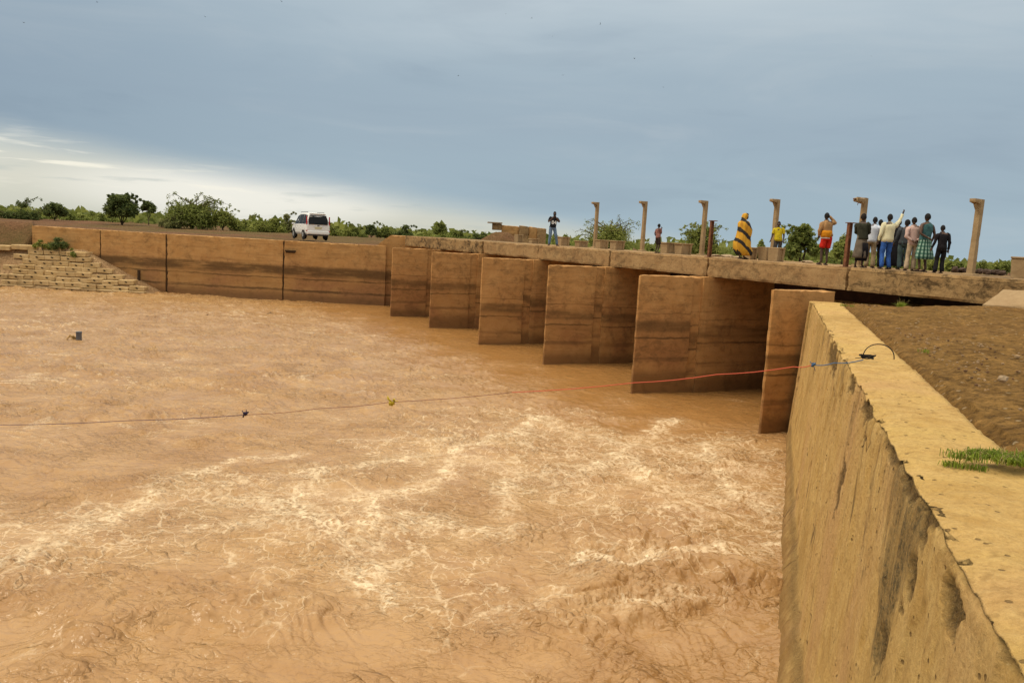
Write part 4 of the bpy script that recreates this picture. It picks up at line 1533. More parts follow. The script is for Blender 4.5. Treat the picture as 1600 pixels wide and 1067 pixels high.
def build_vegetation():
    gL, gR = 'trees and bushes on the far bank', 'trees and bushes beyond the deck'
    T_ = tree
    T_('thorn_tree', 'dark thorny shrub with bare arching branches at the left picture edge', 'tree', 30, 316, 62, 76, M_leafB, 4.4, 2000, .13, .2, 7, 'low', 1, gL, 14)
    T_('round_tree', 'dark dome-shaped tree left of the slender leafy tree on the far bank', 'tree', 85, 317, 36, 80, M_leafB, 4.4, 2400, .14, .15, 8, 'round', 2, gL)
    T_('leafy_tree', 'upright dark leafy tree with ragged top standing over the far wall', 'tree', 190, 304, 52, 73, M_leafB, 4.4, 2600, .21, .06, 12, 'round', 3, gL, 10)
    T_('small_tree', 'small round dark tree on a bare trunk, left of the big acacia bush', 'tree', 232, 314, 27, 82, M_leafB, 4.4, 1700, .14, .38, 7, 'round', 4, gL)
    T_('acacia_bush', 'largest bush of the far bank, green acacia with sprays arching to its right', 'bush', 300, 320, 92, 74, M_leafA, 4.45, 6500, .13, .0, 20, 'round', 5, gL, 34)
    T_('acacia_bush', 'feathery low acacia joined to the right side of the largest bush', 'bush', 348, 330, 44, 73, M_leafC, 4.45, 1700, .12, .15, 7, 'round', 6, gL, 12)
    for i, (px, pt, pw, Y, m, lab) in enumerate([
            (268, 336, 44, 72, M_leafD, 'grey green low bush at the left foot of the largest bush'),
            (388, 343, 60, 74, M_leafC, 'low green bush right of the largest bush'),
            (425, 341, 54, 75, M_leafC, 'low green bush left of the white van'),
            (446, 334, 34, 78, M_leafD, 'olive bush with thin stems just left of the white van'),
            (524, 354, 46, 78, M_leafC, 'yellow green bush just right of the white van'),
            (556, 355, 40, 84, M_leafA, 'low bush, second to the right of the van'),
            (580, 351, 22, 80, M_leafB, 'narrow pointed dark bush right of the van'),
            (606, 355, 44, 84, M_leafA, 'low round bush over the sloped wall shoulder'),
            (632, 351, 40, 82, M_leafB, 'dark round bush over the deck far end'),
            (664, 362, 34, 84, M_leafC, 'small pale bush over the farthest deck panel'),
            (690, 346, 24, 86, M_leafA, 'narrow upright bush standing taller over the deck far end'),
            (712, 359, 54, 84, M_leafA, 'low bush right of the narrow upright bush'),
            (742, 365, 44, 86, M_leafB, 'low dark bush left of the earth mound')]):
        T_('bush', lab, 'bush', px, pt, pw, Y, m, 4.4, 1500, .13, .08, 7, 'low' if pw > 30 else 'round', 20 + i, gL, 4)
    for i in range(11):
        px = 8 + i * 17
        T_('bush', ('first', 'second', 'third', 'fourth', 'fifth', 'sixth', 'seventh', 'eighth', 'ninth', 'tenth', 'last')[i] + ' bush from the left edge in the low hedge along the far bank', 'bush', px, 331 + (i * 7 % 5), 34, 88 + (i % 3) * 5, (M_leafA, M_leafC, M_leafA)[i % 3], 4.2, 700, .17, .05, 6, 'low', 40 + i, 'scrub hedge of the far left bank')
    # beyond the deck
    T_('thorn_tree', 'wide open thorn acacia with wiry arching branches behind two hoist posts', 'tree', 958, 352, 88, 58, M_leafC, 4.1, 4200, .09, .10, 14, 'round', 60, gR, 46)
    T_('round_tree', 'round bushy tree behind the tall rusty post', 'tree', 1099, 350, 62, 52, M_leafC, 4.1, 3600, .10, .10, 13, 'round', 61, gR, 22)
    T_('bush', 'small bright bush between striped robe and yellow shirt', 'bush', 1190, 374, 26, 46, M_leafC, 4.1, 900, .10, .1, 6, 'round', 62, gR)
    T_('leafy_tree', 'open broad-leaved tree between the yellow shirt and the red shorts', 'tree', 1256, 350, 58, 44, M_leafA, 4.1, 1300, .16, .12, 13, 'round', 63, gR, 18)
    T_('bush', 'dense green bush low behind the man in red shorts', 'bush', 1290, 378, 60, 40, M_leafA, 4.1, 2400, .10, .08, 9, 'low', 64, gR)
    T_('bush', 'bright green bush left of the rusty post by the group', 'bush', 1318, 366, 42, 42, M_leafC, 4.1, 1900, .10, .08, 8, 'round', 65, gR)
    T_('bush', 'green bush glimpsed between legs of the huddled group', 'bush', 1398, 392, 70, 38, M_leafA, 4.1, 2200, .10, .05, 9, 'low', 66, gR)
    T_('bush', 'low green bush left of the farthest hoist post', 'bush', 886, 367, 36, 60, M_leafA, 4.1, 1200, .11, .08, 7, 'low', 67, gR)
    T_('bush', 'low green bush right of the second hoist post', 'bush', 1012, 383, 50, 55, M_leafA, 4.1, 1200, .11, .08, 7, 'low', 68, gR)
    for i in range(9):
        px = 1462 + i * 19
        T_('bush', ('first', 'second', 'third', 'fourth', 'fifth', 'sixth', 'seventh', 'eighth', 'last')[i] + ' bush from the left in the scrub belt behind the nearest hoist post', 'bush', px, 407 + (i * 5 % 4) - (3 if i == 7 else 0), 44, 33 + (i % 3) * 2.5, (M_leafC, M_leafC, M_leafA, M_leafC)[i % 4], 4.0, 1900, .085, .03, 10, 'low', 80 + i, 'scrub belt at the right')
    # distant scrub that reads as one mass
    g = np.random.default_rng(77)
    n = 26000
    az = np.radians(g.uniform(-40, 42, n))
    r = g.uniform(105, 330, n)
    hgt = 1.1 + 1.6 * np.clip(fbm(az * 24, r * .02, 4, 990), -.4, 1)
    P = np.stack([r * np.sin(az), r * np.cos(az), 3.9 + g.random(n) * hgt], -1)
    keep = hgt > .75
    P = P[keep]
    m_ = len(P)
    a = g.normal(size=(m_, 3))
    a /= np.linalg.norm(a, axis=1)[:, None]
    b = np.cross(a, g.normal(size=(m_, 3)))
    b /= np.linalg.norm(b, axis=1)[:, None]
    sz = (.35 + .5 * g.random((m_, 1)))
    V = np.stack([P - a * sz, P + b * sz * .7, P + a * sz, P - b * sz * .7], 1).reshape(-1, 3)
    tag(link('scrubland', mesh_from('scrubland', V, np.arange(m_ * 4).reshape(-1, 4)), M_leafA), 'distant green scrub along the horizon', None, None, 'stuff')


build_vegetation()


M_straw = leaf_mat('dry_straw', (0.24, 0.17, 0.06), (0.42, 0.31, 0.13), 0.2)


def grass_tuft(label, centre, rx, ry, h, n, seed, flat=.9, name='grass_tuft'):
    g = random.Random(seed)
    V, F, MI = [], [], []
    hubs = [(g.uniform(-1, 1), g.uniform(-1, 1)) for _ in range(max(3, n // 60))]
    hubs = [(a, b) for a, b in hubs if a * a + b * b < 1.1] or [(0, 0)]
    for i in range(n):
        hx, hy = g.choice(hubs)
        x, y = hx * rx + g.gauss(0, .022 + rx * .08), hy * ry + g.gauss(0, .018 + ry * .10)
        dry = g.random() < .10
        L = h * g.uniform(.45, 1.35) * (1.8 if dry else 1)
        b = g.uniform(0, 2 * math.pi)
        lean = g.uniform(.35, 1.5) * flat * (1.5 if dry else 1)
        dx, dy = math.cos(b) * lean, math.sin(b) * lean
        w = g.uniform(.0018, .0042) * (.6 if dry else 1)
        nx, ny = -math.sin(b) * w, math.cos(b) * w
        up = 1 / math.sqrt(1 + lean * lean)
        o = len(V)
        z1, z2 = L * up * .75, L * up * (.95 - .45 * min(lean, 1.4))
        V += [(x - nx, y - ny, -.02), (x + nx, y + ny, -.02), (x + dx * L * .42 + nx, y + dy * L * .42 + ny, z1), (x + dx * L * .42 - nx, y + dy * L * .42 - ny, z1),
              (x + dx * L * .95, y + dy * L * .95, z2)]
        F += [(o, o + 1, o + 2, o + 3), (o + 3, o + 2, o + 4)]
        MI += [int(dry)] * 2
    me = mesh_from(name, np.array(V), F)
    me.polygons.foreach_set('material_index', np.array(MI, dtype=np.int32))
    o = link(name, me, [M_grass, M_straw])
    o.location = centre
    return tag(o, label, 'grass', 'grass tufts by the walls')


def build_grass():
    for k_, (px, py, rx, ry, h, n, lab) in enumerate([
            (1572, 709, .32, .12, .050, 1700, 'largest spreading grass tuft at the inner edge of the right wall'),
            (1512, 710, .12, .05, .030, 130, 'thin grass runner left of the largest tuft on the wall'),
            (1398, 477, .36, .22, .16, 260, 'bright grass tuft before the dark gap under the deck'),
            (1325, 476, .25, .12, .06, 100, 'sparse grass at the far end of the right wall'),
            (1448, 545, .12, .1, .04, 50, 'tiny grass sprig alone on the open dirt')]):
        c = cast(px, py, WALL_Z + .10)
        grass_tuft(lab, (c[0], c[1], WALL_Z + (.07 if k_ != 1 else .02)), rx, ry, h, n, k_)
    T_ = tree
    T_('bush', 'dark green bush growing on top of the block revetment', 'bush', 92, 371, 40, 58.2, M_leafB, 2.75, 1300, .09, .05, 7, 'low', 201, None)
    T_('bush', 'yellow green weeds on the revetment, left of its dark bush', 'bush', 66, 380, 28, 57.8, M_leafC, 2.75, 500, .09, .03, 5, 'low', 202, None)
    T_('bush', 'small weeds at the foot of the dark bush on the blocks', 'bush', 112, 391, 18, 57.6, M_leafC, 2.3, 260, .08, .03, 4, 'low', 203, None)


build_grass()


# ------------------------------------------------------------------ van
def build_van():
    Y = 60.5
    base = cast_y(484, 377, Y)
    gz = 4.42
    root = thing('van', 'white minivan seen from behind parked on the dirt above the far wall', 'van', (base[0], Y, gz), R(30))
    white = plain('van_paint', (0.74, 0.73, 0.69), .35, 0, .03, 2, .5)
    glass = plain('van_glass', (0.010, 0.011, 0.012), .35, 0, 0, 1, .12)
    tyre = plain('tyre_rubber', (0.02, 0.018, 0.016), .9)
    rimm = plain('wheel_rim', (0.45, 0.45, 0.44), .4, .6)
    red = plain('lamp_red', (0.40, 0.015, 0.02), .25)
    blk = plain('van_trim', (0.03, 0.028, 0.026), .7)
    # y (rear -), bottom, belt, roof, half width low, half width roof
    St = [(-2.16, .42, .98, 1.05, .80, .70), (-2.12, .36, 1.02, 1.30, .84, .70), (-2.03, .34, 1.04, 1.66, .85, .68), (-1.90, .34, 1.05, 1.83, .855, .67), (-1.4, .34, 1.05, 1.90, .86, .67),
          (-.5, .34, 1.05, 1.92, .86, .67), (.4, .34, 1.04, 1.88, .86, .66), (.85, .34, 1.03, 1.74, .86, .64), (1.2, .34, 1.02, 1.42, .855, .66), (1.5, .34, 1.0, 1.12, .85, .72),
          (1.9, .34, .90, .99, .83, .74), (2.12, .38, .78, .84, .78, .70), (2.2, .46, .62, .66, .70, .62)]

    def ring(q):
        y, zb, zl, zt, wl, wt = q
        half = [(0, zb), (wl * .9, zb), (wl, zb + .14), (wl + .015, (zb + zl) / 2), (wl, zl), (wt + (wl - wt) * .45, zl + (zt - zl) * .5), (wt, zt - .06 * min(1, (zt - zl) / .5)), (wt * .85, zt), (0, zt + .02)]
        r = [(x, y, z) for x, z in half] + [(-x, y, z) for x, z in half[-2:0:-1]]
        return r
    V = [p for q in St for p in ring(q)]
    nv = 16
    F = [tuple(map(int, f)) for f in grid_faces(len(St), nv, True)]
    F.append(tuple(range(nv)))
    F.append(tuple(range((len(St) - 1) * nv + nv - 1, (len(St) - 1) * nv - 1, -1)))
    link('body', mesh_from('body', V, F, False), white, root)

    def side_pt(y, f, sg, off=.012):
        for a, b in zip(St[:-1], St[1:]):
            if a[0] <= y <= b[0]:
                k_ = (y - a[0]) / (b[0] - a[0])
                q = [a[i] + (b[i] - a[i]) * k_ for i in range(6)]
                break
        z = q[2] + (q[3] - q[2]) * f
        x = q[4] + (q[5] - q[4]) * min(1, f * 1.02)
        return (sg * (x + off), y, z)
    for sg in (-1, 1):
        for (a, b) in ((-1.88, -1.02), (-.95, -.02), (.05, .82)):
            W = [side_pt(a, .06, sg), side_pt(b, .06, sg), side_pt(b - (.05 if b < .5 else .02), .86, sg), side_pt(a + (.06 if a < -1.5 else 0), .86, sg)]
            if b > .5:
                W[1] = side_pt(1.12, .06, sg)
            W2 = [(p[0] - sg * .03, p[1], p[2]) for p in W]
            link('side_window', mesh_from('side_window', W + W2, [(0, 1, 2, 3), (7, 6, 5, 4), (0, 4, 5, 1), (1, 5, 6, 2), (2, 6, 7, 3), (3, 7, 4, 0)]), glass, root)
        MB().box((sg * .83, -2.09, 1.36), (.07, .10, .62), 0, .95, 0, .01).build('tail_light', red, root)
        MB().box((sg * .80, -2.15, .62), (.16, .05, .07)).build('reflector', red, root)
        MB().box((sg * 1.0, 1.02, 1.08), (.20, .10, .15), 0, 1, 0, .03).build('mirror', white, root)
        MB().tube([(sg * .60, -1.5, 1.93), (sg * .60, -1.45, 1.97), (sg * .60, .2, 1.97), (sg * .60, .28, 1.92)], .018, 5).build('roof_rail', blk, root)
        MB().box((sg * .866, -.3, .78), (.02, 2.9, .06)).build('side_moulding', white, root)
        for y, in ((-.5,), (.3,)):
            MB().box((sg * .872, y, .97), (.03, .16, .03)).build('door_handle', white, root)
        for y in (-1.32, 1.33):
            wz = .34
            MB().tube([(sg * .80, y, wz + .02), (sg * .872, y, wz + .02)], [.42, .42], 20).build('wheel_arch', blk, root)
            w = MB().tube([(sg * .66, y, wz), (sg * .70, y, wz), (sg * .87, y, wz), (sg * .90, y, wz)], [.30, .34, .34, .30], 20).build('wheel', tyre, root)
            MB().tube([(sg * .86, y, wz), (sg * .905, y, wz)], [.20, .19], 14).build('rim', rimm, w)
    # rear glass, bumper, plate, wiper
    def rp(x, z):
        y = -2.155 + (max(0, z - 1.05) / .78) ** 1.5 * .25
        return (x, y - .055, z)
    W = [rp(-.70, 1.09), rp(.70, 1.09), rp(.71, 1.4), rp(.60, 1.74), rp(-.60, 1.74), rp(-.71, 1.4)]
    W2 = [(p[0], p[1] + .10, p[2]) for p in W]
    Ff = [(5, 4, 3, 2, 1, 0), (6, 7, 8, 9, 10, 11)] + [(i, (i + 1) % 6, (i + 1) % 6 + 6, i + 6) for i in range(6)]
    link('rear_window', mesh_from('rear_window', W + W2, Ff), glass, root)
    MB().box((0, -2.14, .50), (1.66, .16, .26), 0, 1, 0, .05).build('bumper', white, root)
    MB().box((0, -2.02, .33), (1.5, .3, .12)).build('underside', blk, root)
    MB().box((0, -2.175, .84), (.50, .02, .13)).build('number_plate', plain('plate_yellow', (.55, .50, .30), .5), root)
    MB().box((0, -2.17, .95), (.7, .03, .04)).build('tailgate_trim', white, root)
    MB().box((0, -1.93, 1.86), (1.2, .22, .05), 0, 1, 0, .02).build('spoiler', white, root)
    MB().tube([(0, -2.19, 1.1), (.32, -2.17, 1.22)], .012, 4).build('rear_wiper', blk, root)
    MB().box((0, -2.19, 1.0), (.16, .02, .05)).build('tailgate_handle', blk, root)


build_van()
# ------------------------------------------------------------------ people
def cloth(name, c, var=.25, scale=9.0):
    return plain(name, c, .9, 0, var, scale, .15, .25)


def skin_mat(name, c):
    return plain(name, c, .55, 0, .12, 6, .35)


SKIN_A, SKIN_B = skin_mat('skin_deep_brown', (.095, .048, .028)), skin_mat('skin_dark_brown', (.065, .034, .021))
HAIR = plain('black_hair', (.010, .008, .007), .85, 0, .3, 30)
SOLE = plain('sandal_dark', (.05, .03, .02), .8)
EYEW = plain('eye_white', (.5, .47, .42), .4)


def base_pose():
    J = {'pelvis': (0, 0, .95), 'waist': (0, .005, 1.08), 'chest': (0, 0, 1.26), 'top': (0, -.01, 1.41), 'neck': (0, .0, 1.48), 'headb': (0, .012, 1.54)}
    for n, s in (('L', -1), ('R', 1)):
        J['sh' + n] = (s * .185, -.01, 1.405)
        J['el' + n] = (s * .235, -.03, 1.12)
        J['wr' + n] = (s * .245, .05, .88)
        J['hip' + n] = (s * .09, 0, .91)
        J['kn' + n] = (s * .10, .025, .50)
        J['an' + n] = (s * .105, -.02, .085)
        J['toe' + n] = (s * .125, .15, .03)
    return J


RAD = {'pelvis': .125, 'waist': .108, 'chest': .122, 'top': .095, 'neck': .052, 'headb': .055, 'sh': .060, 'el': .040, 'wr': .026, 'hip': .085, 'kn': .054, 'an': .034, 'toe': .028}


def skin_body(J, sc, mat, parent, head_yaw=0.0, head_tilt=0.0, fat=1.0):
    """one continuous skinned body with head, face, hands and five fingers each"""
    me = bpy.data.meshes.new('body')
    keys = list(J)
    idx = {k_: i for i, k_ in enumerate(keys)}
    V = [Vector(J[k_]) * sc for k_ in keys]
    E_ = [('pelvis', 'waist'), ('waist', 'chest'), ('chest', 'top'), ('top', 'neck'), ('neck', 'headb')]
    for n in 'LR':
        E_ += [('top', 'sh' + n), ('sh' + n, 'el' + n), ('el' + n, 'wr' + n), ('pelvis', 'hip' + n), ('hip' + n, 'kn' + n), ('kn' + n, 'an' + n), ('an' + n, 'toe' + n)]
    me.from_pydata(V, [(idx[a], idx[b]) for a, b in E_], [])
    o = bpy.data.objects.new('body_tmp', me)
    COL.objects.link(o)
    md = o.modifiers.new('s', 'SKIN')
    for i, k_ in enumerate(keys):
        base = k_ if k_ in RAD else k_[:-1]
        r = RAD[base] * sc * (fat if base in ('pelvis', 'waist', 'chest') else 1)
        me.skin_vertices[0].data[i].radius = (r, r * (.8 if base in ('chest', 'top', 'waist') else 1))
        me.skin_vertices[0].data[i].use_root = (k_ == 'pelvis')
    o.modifiers.new('u', 'SUBSURF').levels = 1
    dg = bpy.context.evaluated_depsgraph_get()
    ev = o.evaluated_get(dg)
    m2 = ev.to_mesh()
    mb = MB()
    mb.add([tuple(v.co) for v in m2.vertices], [tuple(p.vertices) for p in m2.polygons])
    ev.to_mesh_clear()
    bpy.data.objects.remove(o)
    # hands
    for n in 'LR':
        w, e = Vector(J['wr' + n]) * sc, Vector(J['el' + n]) * sc
        d = (w - e).normalized()
        sgn = -1 if n == 'L' else 1
        side = Vector((0, 1, 0)) - d * d.y
        if side.length < .2:
            side = Vector((0, 0, 1)) - d * d.z
        side.normalize()
        flat = d.cross(side)
        pal = w + d * .075 * sc
        mb.tube([w - d * .02 * sc, w + d * .03 * sc, pal, pal + d * .018 * sc], [.022 * sc, (.036 * sc, .017 * sc), (.040 * sc, .016 * sc), (.036 * sc, .012 * sc)], 8)
        for q, L in enumerate((.062, .072, .066, .052)):
            b0 = pal + side * ((1.5 - q) * .019 * sc)
            m1 = b0 + d * L * .55 * sc + flat * (.008 * sgn * sc)
            e1 = b0 + d * L * .95 * sc + flat * (.026 * sgn * sc)
            mb.tube([b0, m1, e1], [.0095 * sc, .0085 * sc, .006 * sc], 5)
        t0 = w + d * .03 * sc + side * .028 * sc
        mb.tube([t0, t0 + d * .03 * sc + side * .028 * sc, t0 + d * .062 * sc + side * .034 * sc], [.013 * sc, .010 * sc, .007 * sc], 5)
    # head with a face
    hb = Vector(J['headb']) * sc
    hr = Matrix.Rotation(head_yaw, 3, 'Z') @ Matrix.Rotation(head_tilt, 3, 'X')
    nu, nv_ = 14, 18
    Vh, Fh = [], []
    for i in range(nu + 1):
        a = math.pi * i / nu
        for j in range(nv_):
            t = 2 * math.pi * j / nv_
            x, y, z = math.sin(a) * math.cos(t), math.sin(a) * math.sin(t), -math.cos(a)
            X, Y_, Z = x * .076, y * .096, z * .118
            if z < 0:
                X *= 1 + .22 * z
                Y_ = Y_ * (1 + .10 * z) + .010 * -z
            f = max(0, y) ** 6
            Y_ += f * (.020 * math.exp(-((z + .12) / .14) ** 2) * math.exp(-(x / .20) ** 2) - .010 * math.exp(-((z - .08) / .10) ** 2) * (1 - math.exp(-(x / .12) ** 2))
                       + .008 * math.exp(-((z + .50) / .10) ** 2))
            Vh.append(hb + hr @ (Vector((X, Y_ + .012, Z + .098)) * sc))
    for i in range(nu):
        for j in range(nv_):
            j2 = (j + 1) % nv_
            Fh.append((i * nv_ + j, i * nv_ + j2, (i + 1) * nv_ + j2, (i + 1) * nv_ + j))
    mb.add(Vh, Fh)
    for sg in (-1, 1):
        c = [hb + hr @ (Vector((sg * (.074 + .008 * math.sin(q * .9)), -.002 + .018 * math.cos(q), .095 + .030 * math.sin(q))) * sc) for q in np.linspace(0, 2 * math.pi, 7)[:-1]]
        c2 = [hb + hr @ (Vector((sg * .062, .010, .095)) * sc)]
        mb.add(c + c2, [(q, (q + 1) % 6, 6) for q in range(6)])
    o = mb.build('body', mat, parent, True)
    return hb, hr


def hair_cap(hb, hr, sc, mat, parent, name='hair', grow=1.07, low=-.15):
    nu, nv_ = 10, 18
    V, F = [], []
    for i in range(nu + 1):
        a = math.pi * i / nu * .62
        for j in range(nv_):
            t = 2 * math.pi * j / nv_
            x, y, z = math.sin(a) * math.cos(t), math.sin(a) * math.sin(t), math.cos(a)
            if y > 0 and z < .45:
                z = z + (.45 - z) * min(1, y * 1.3)
                k_ = math.sqrt(max(0, 1 - z * z)) / max(1e-4, math.hypot(x, y))
                x, y = x * k_, y * k_
            V.append(hb + hr @ (Vector((x * .076 * grow, y * .096 * grow + .010, z * .118 * grow + .098)) * sc))
    for i in range(nu):
        for j in range(nv_):
            j2 = (j + 1) % nv_
            F.append((i * nv_ + j, i * nv_ + j2, (i + 1) * nv_ + j2, (i + 1) * nv_ + j))
    return link(name, mesh_from(name, V, F, True), mat, parent)


def ring_loft(mb, rings, n=18, fold=0.0, seed=0, cap=True, mi=0):
    """rings: (centre xyz, rx, ry); stacked into a closed cloth tube with folds"""
    g = random.Random(seed)
    ph = [g.uniform(0, 6.28) for _ in range(4)]
    V, F = [], []
    m = len(rings)
    for i, (c, rx, ry) in enumerate(rings):
        u = i / (m - 1)
        for j in range(n):
            t = 2 * math.pi * j / n
            k_ = 1 + fold * (u if fold > 0 else 0) * (.5 * math.sin(5 * t + ph[0] + u) + .4 * math.sin(8 * t + ph[1] - u * 2) + .3 * math.sin(3 * t + ph[2]))
            V.append((c[0] + rx * k_ * math.cos(t), c[1] + ry * k_ * math.sin(t), c[2]))
    for i in range(m - 1):
        for j in range(n):
            j2 = (j + 1) % n
            F.append((i * n + j, (i + 1) * n + j, (i + 1) * n + j2, i * n + j2))
    if cap:
        F.append(tuple(range(n)))
        F.append(tuple(range(m * n - 1, (m - 1) * n - 1, -1)))
    mb.add(V, F, mi)


def limb(mb, pts, rads, n=9, seed=0):
    """sleeve or trouser leg with slight wrinkles, denser than the joints"""
    g = random.Random(seed)
    P, Rr = [], []
    for i in range(len(pts) - 1):
        a, b = Vector(pts[i]), Vector(pts[i + 1])
        k_ = 5
        for q in range(k_):
            f = q / k_
            P.append(a.lerp(b, f))
            Rr.append((rads[i] + (rads[i + 1] - rads[i]) * f) * (1 + g.uniform(-.05, .07)))
    P.append(Vector(pts[-1]))
    Rr.append(rads[-1])
    mb.tube(P, Rr, n)


def crumple(mb, amp, sc_=7.0, seed=0):
    V = np.array(mb.v)
    n1 = fbm(V[:, 0] * sc_ + V[:, 1] * sc_ * .7, V[:, 2] * sc_ * .8, 3, seed)
    n2 = fbm(V[:, 1] * sc_ - V[:, 0] * sc_ * .5, V[:, 2] * sc_ * .9, 3, seed + 7)
    V[:, 0] += amp * n1
    V[:, 1] += amp * n2
    V[:, 2] += amp * .4 * n1
    mb.v = [tuple(q) for q in V]


def person(label, px, t, facing, sc, skin, J=None, top=None, bottom=None, hair=HAIR, head_yaw=0.0, head_tilt=0.0, lean=0.0, fat=1.0, group='onlookers on the deck', eyes=False, dx=0.0):
    p = deck_at(px, t)
    sc *= 1.0
    root = thing('person', label, 'person', (p.x + dx, p.y, DECK_T), facing, group)
    P = base_pose()
    if J:
        P.update(J)
    g0 = random.Random(label)
    sway = g0.choice((-1, 1)) * g0.uniform(.015, .04)
    for k_ in P:
        x_, y_, z_ = P[k_]
        if k_[:2] in ('pe', 'hi'):
            x_ += sway
        elif k_[:2] in ('kn',):
            x_ += sway * .5
            y_ += g0.uniform(0, .05)
        elif k_[:2] in ('wa',):
            x_ += sway * .5
        elif k_ in ('neck', 'headb'):
            x_ -= sway * .6
            y_ += .02
        elif k_[:2] == 'sh':
            z_ += (.018 if (k_[-1] == 'R') == (sway > 0) else -.018)
        P[k_] = (x_, y_, z_)
    hb, hr = skin_body(P, sc, skin, root, head_yaw, head_tilt, fat)
    v = lambda k_: Vector(P[k_]) * sc
    if hair is not None:
        hair_cap(hb, hr, sc, hair, root)
    if eyes:
        for sg in (-1, 1):
            mb = MB().ball(hb + hr @ (Vector((sg * .030, .098, .104)) * sc), .0095 * sc, 5, 6)
            mb.build('eye', EYEW, root)
    if top:
        mat, sleeve, hem, kw = top          # sleeve: 0 none, 1 short, 2 long
        mb = MB()
        pe, wa, ch, tp, nk = v('pelvis'), v('waist'), v('chest'), v('top'), v('neck')
        hemz = pe + Vector((0, 0, hem * sc))
        g_ = fat
        rg = [(nk + Vector((0, 0, .022 * sc)), .060 * sc, .060 * sc), (nk + Vector((0, -.005, -.008 * sc)), .100 * sc, .080 * sc), (tp + Vector((0, 0, .0)), .185 * sc, .108 * sc),
              (tp.lerp(ch, .5), .187 * sc * g_, .122 * sc * g_), (ch, .178 * sc * g_, .126 * sc * g_), (wa, .165 * sc * g_, .122 * sc * g_), (pe + Vector((0, 0, .03)), .172 * sc * g_, .130 * sc * g_), (hemz, .178 * sc * g_, .136 * sc * g_)]
        ring_loft(mb, rg, 18, kw.get('fold', .05), hash(label) % 99)
        if sleeve:
            for n in 'LR':
                s_, e_, w_ = v('sh' + n), v('el' + n), v('wr' + n)
                inn = Vector((-.05 * (1 if n == 'R' else -1), 0, .0)) * sc
                if sleeve == 1:
                    limb(mb, [s_ + inn, s_, s_.lerp(e_, .72)], [.075 * sc, .078 * sc, .066 * sc], 9, 3)
                else:
                    limb(mb, [s_ + inn, s_, e_, e_.lerp(w_, .93)], [.075 * sc, .077 * sc, .056 * sc, .043 * sc], 9, 4)
        crumple(mb, .016, 8, len(label))
        mb.build(kw.get('name', 'shirt'), mat, root, True)
    if bottom:
        mat, kind, kw = bottom
        mb = MB()
        pe = v('pelvis')
        if kind in ('trousers', 'shorts'):
            ring_loft(mb, [(v('waist') + Vector((0, 0, -.03 * sc)), .150 * sc * fat, .115 * sc * fat), (pe, .166 * sc * fat, .128 * sc * fat), (pe + Vector((0, 0, -.07 * sc)), .170 * sc * fat, .128 * sc * fat), (pe + Vector((0, 0, -.13 * sc)), .13 * sc, .105 * sc)], 16)
            for n in 'LR':
                h_, k_, a_ = v('hip' + n), v('kn' + n), v('an' + n)
                if kind == 'trousers':
                    limb(mb, [h_, k_, a_ + Vector((0, 0, -.02 * sc))], [.096 * sc, .074 * sc, .062 * sc * kw.get('w', 1)], 10, 5)
                else:
                    limb(mb, [h_, h_.lerp(k_, kw.get('len', .95))], [.100 * sc, .092 * sc], 10, 5)
        else:
            z1 = kw.get('hem', .3) * sc
            w1 = kw.get('w', .21) * sc
            c1 = (v('anL') + v('anR')) / 2
            wa = v('waist')
            rg = []
            for q in range(9):
                f = q / 8
                z = wa.z - .02 * sc + (z1 - wa.z) * f
                cc = wa.lerp(Vector((c1.x, c1.y, 0)), f)
                rg.append(((cc.x, cc.y, z), (.152 + (w1 / sc - .152) * min(1, f * 1.3)) * sc * fat, (.118 + (w1 / sc * .8 - .118) * min(1, f * 1.3)) * sc * fat))
            ring_loft(mb, rg, 26, kw.get('fold', .14), hash(label) % 77)
        crumple(mb, .014, 8, len(label) + 3)
        mb.build({'trousers': 'trousers', 'shorts': 'shorts'}.get(kind, 'skirt'), mat, root, True)
    for n in 'LR':
        a_, t_ = v('an' + n), v('toe' + n)
        d = Vector((t_.x - a_.x, t_.y - a_.y, 0)).normalized()
        c0 = Vector((a_.x, a_.y, max(.018, a_.z - .062 * sc))) - d * .05 * sc
        MB().tube([c0, c0 + d * .10 * sc, c0 + d * .24 * sc, c0 + d * .27 * sc], [(.038 * sc, .022 * sc), (.040 * sc, .026 * sc), (.044 * sc, .022 * sc), (.025 * sc, .014 * sc)], 8).build('shoe', SOLE, root)
    return root, P, hb, hr


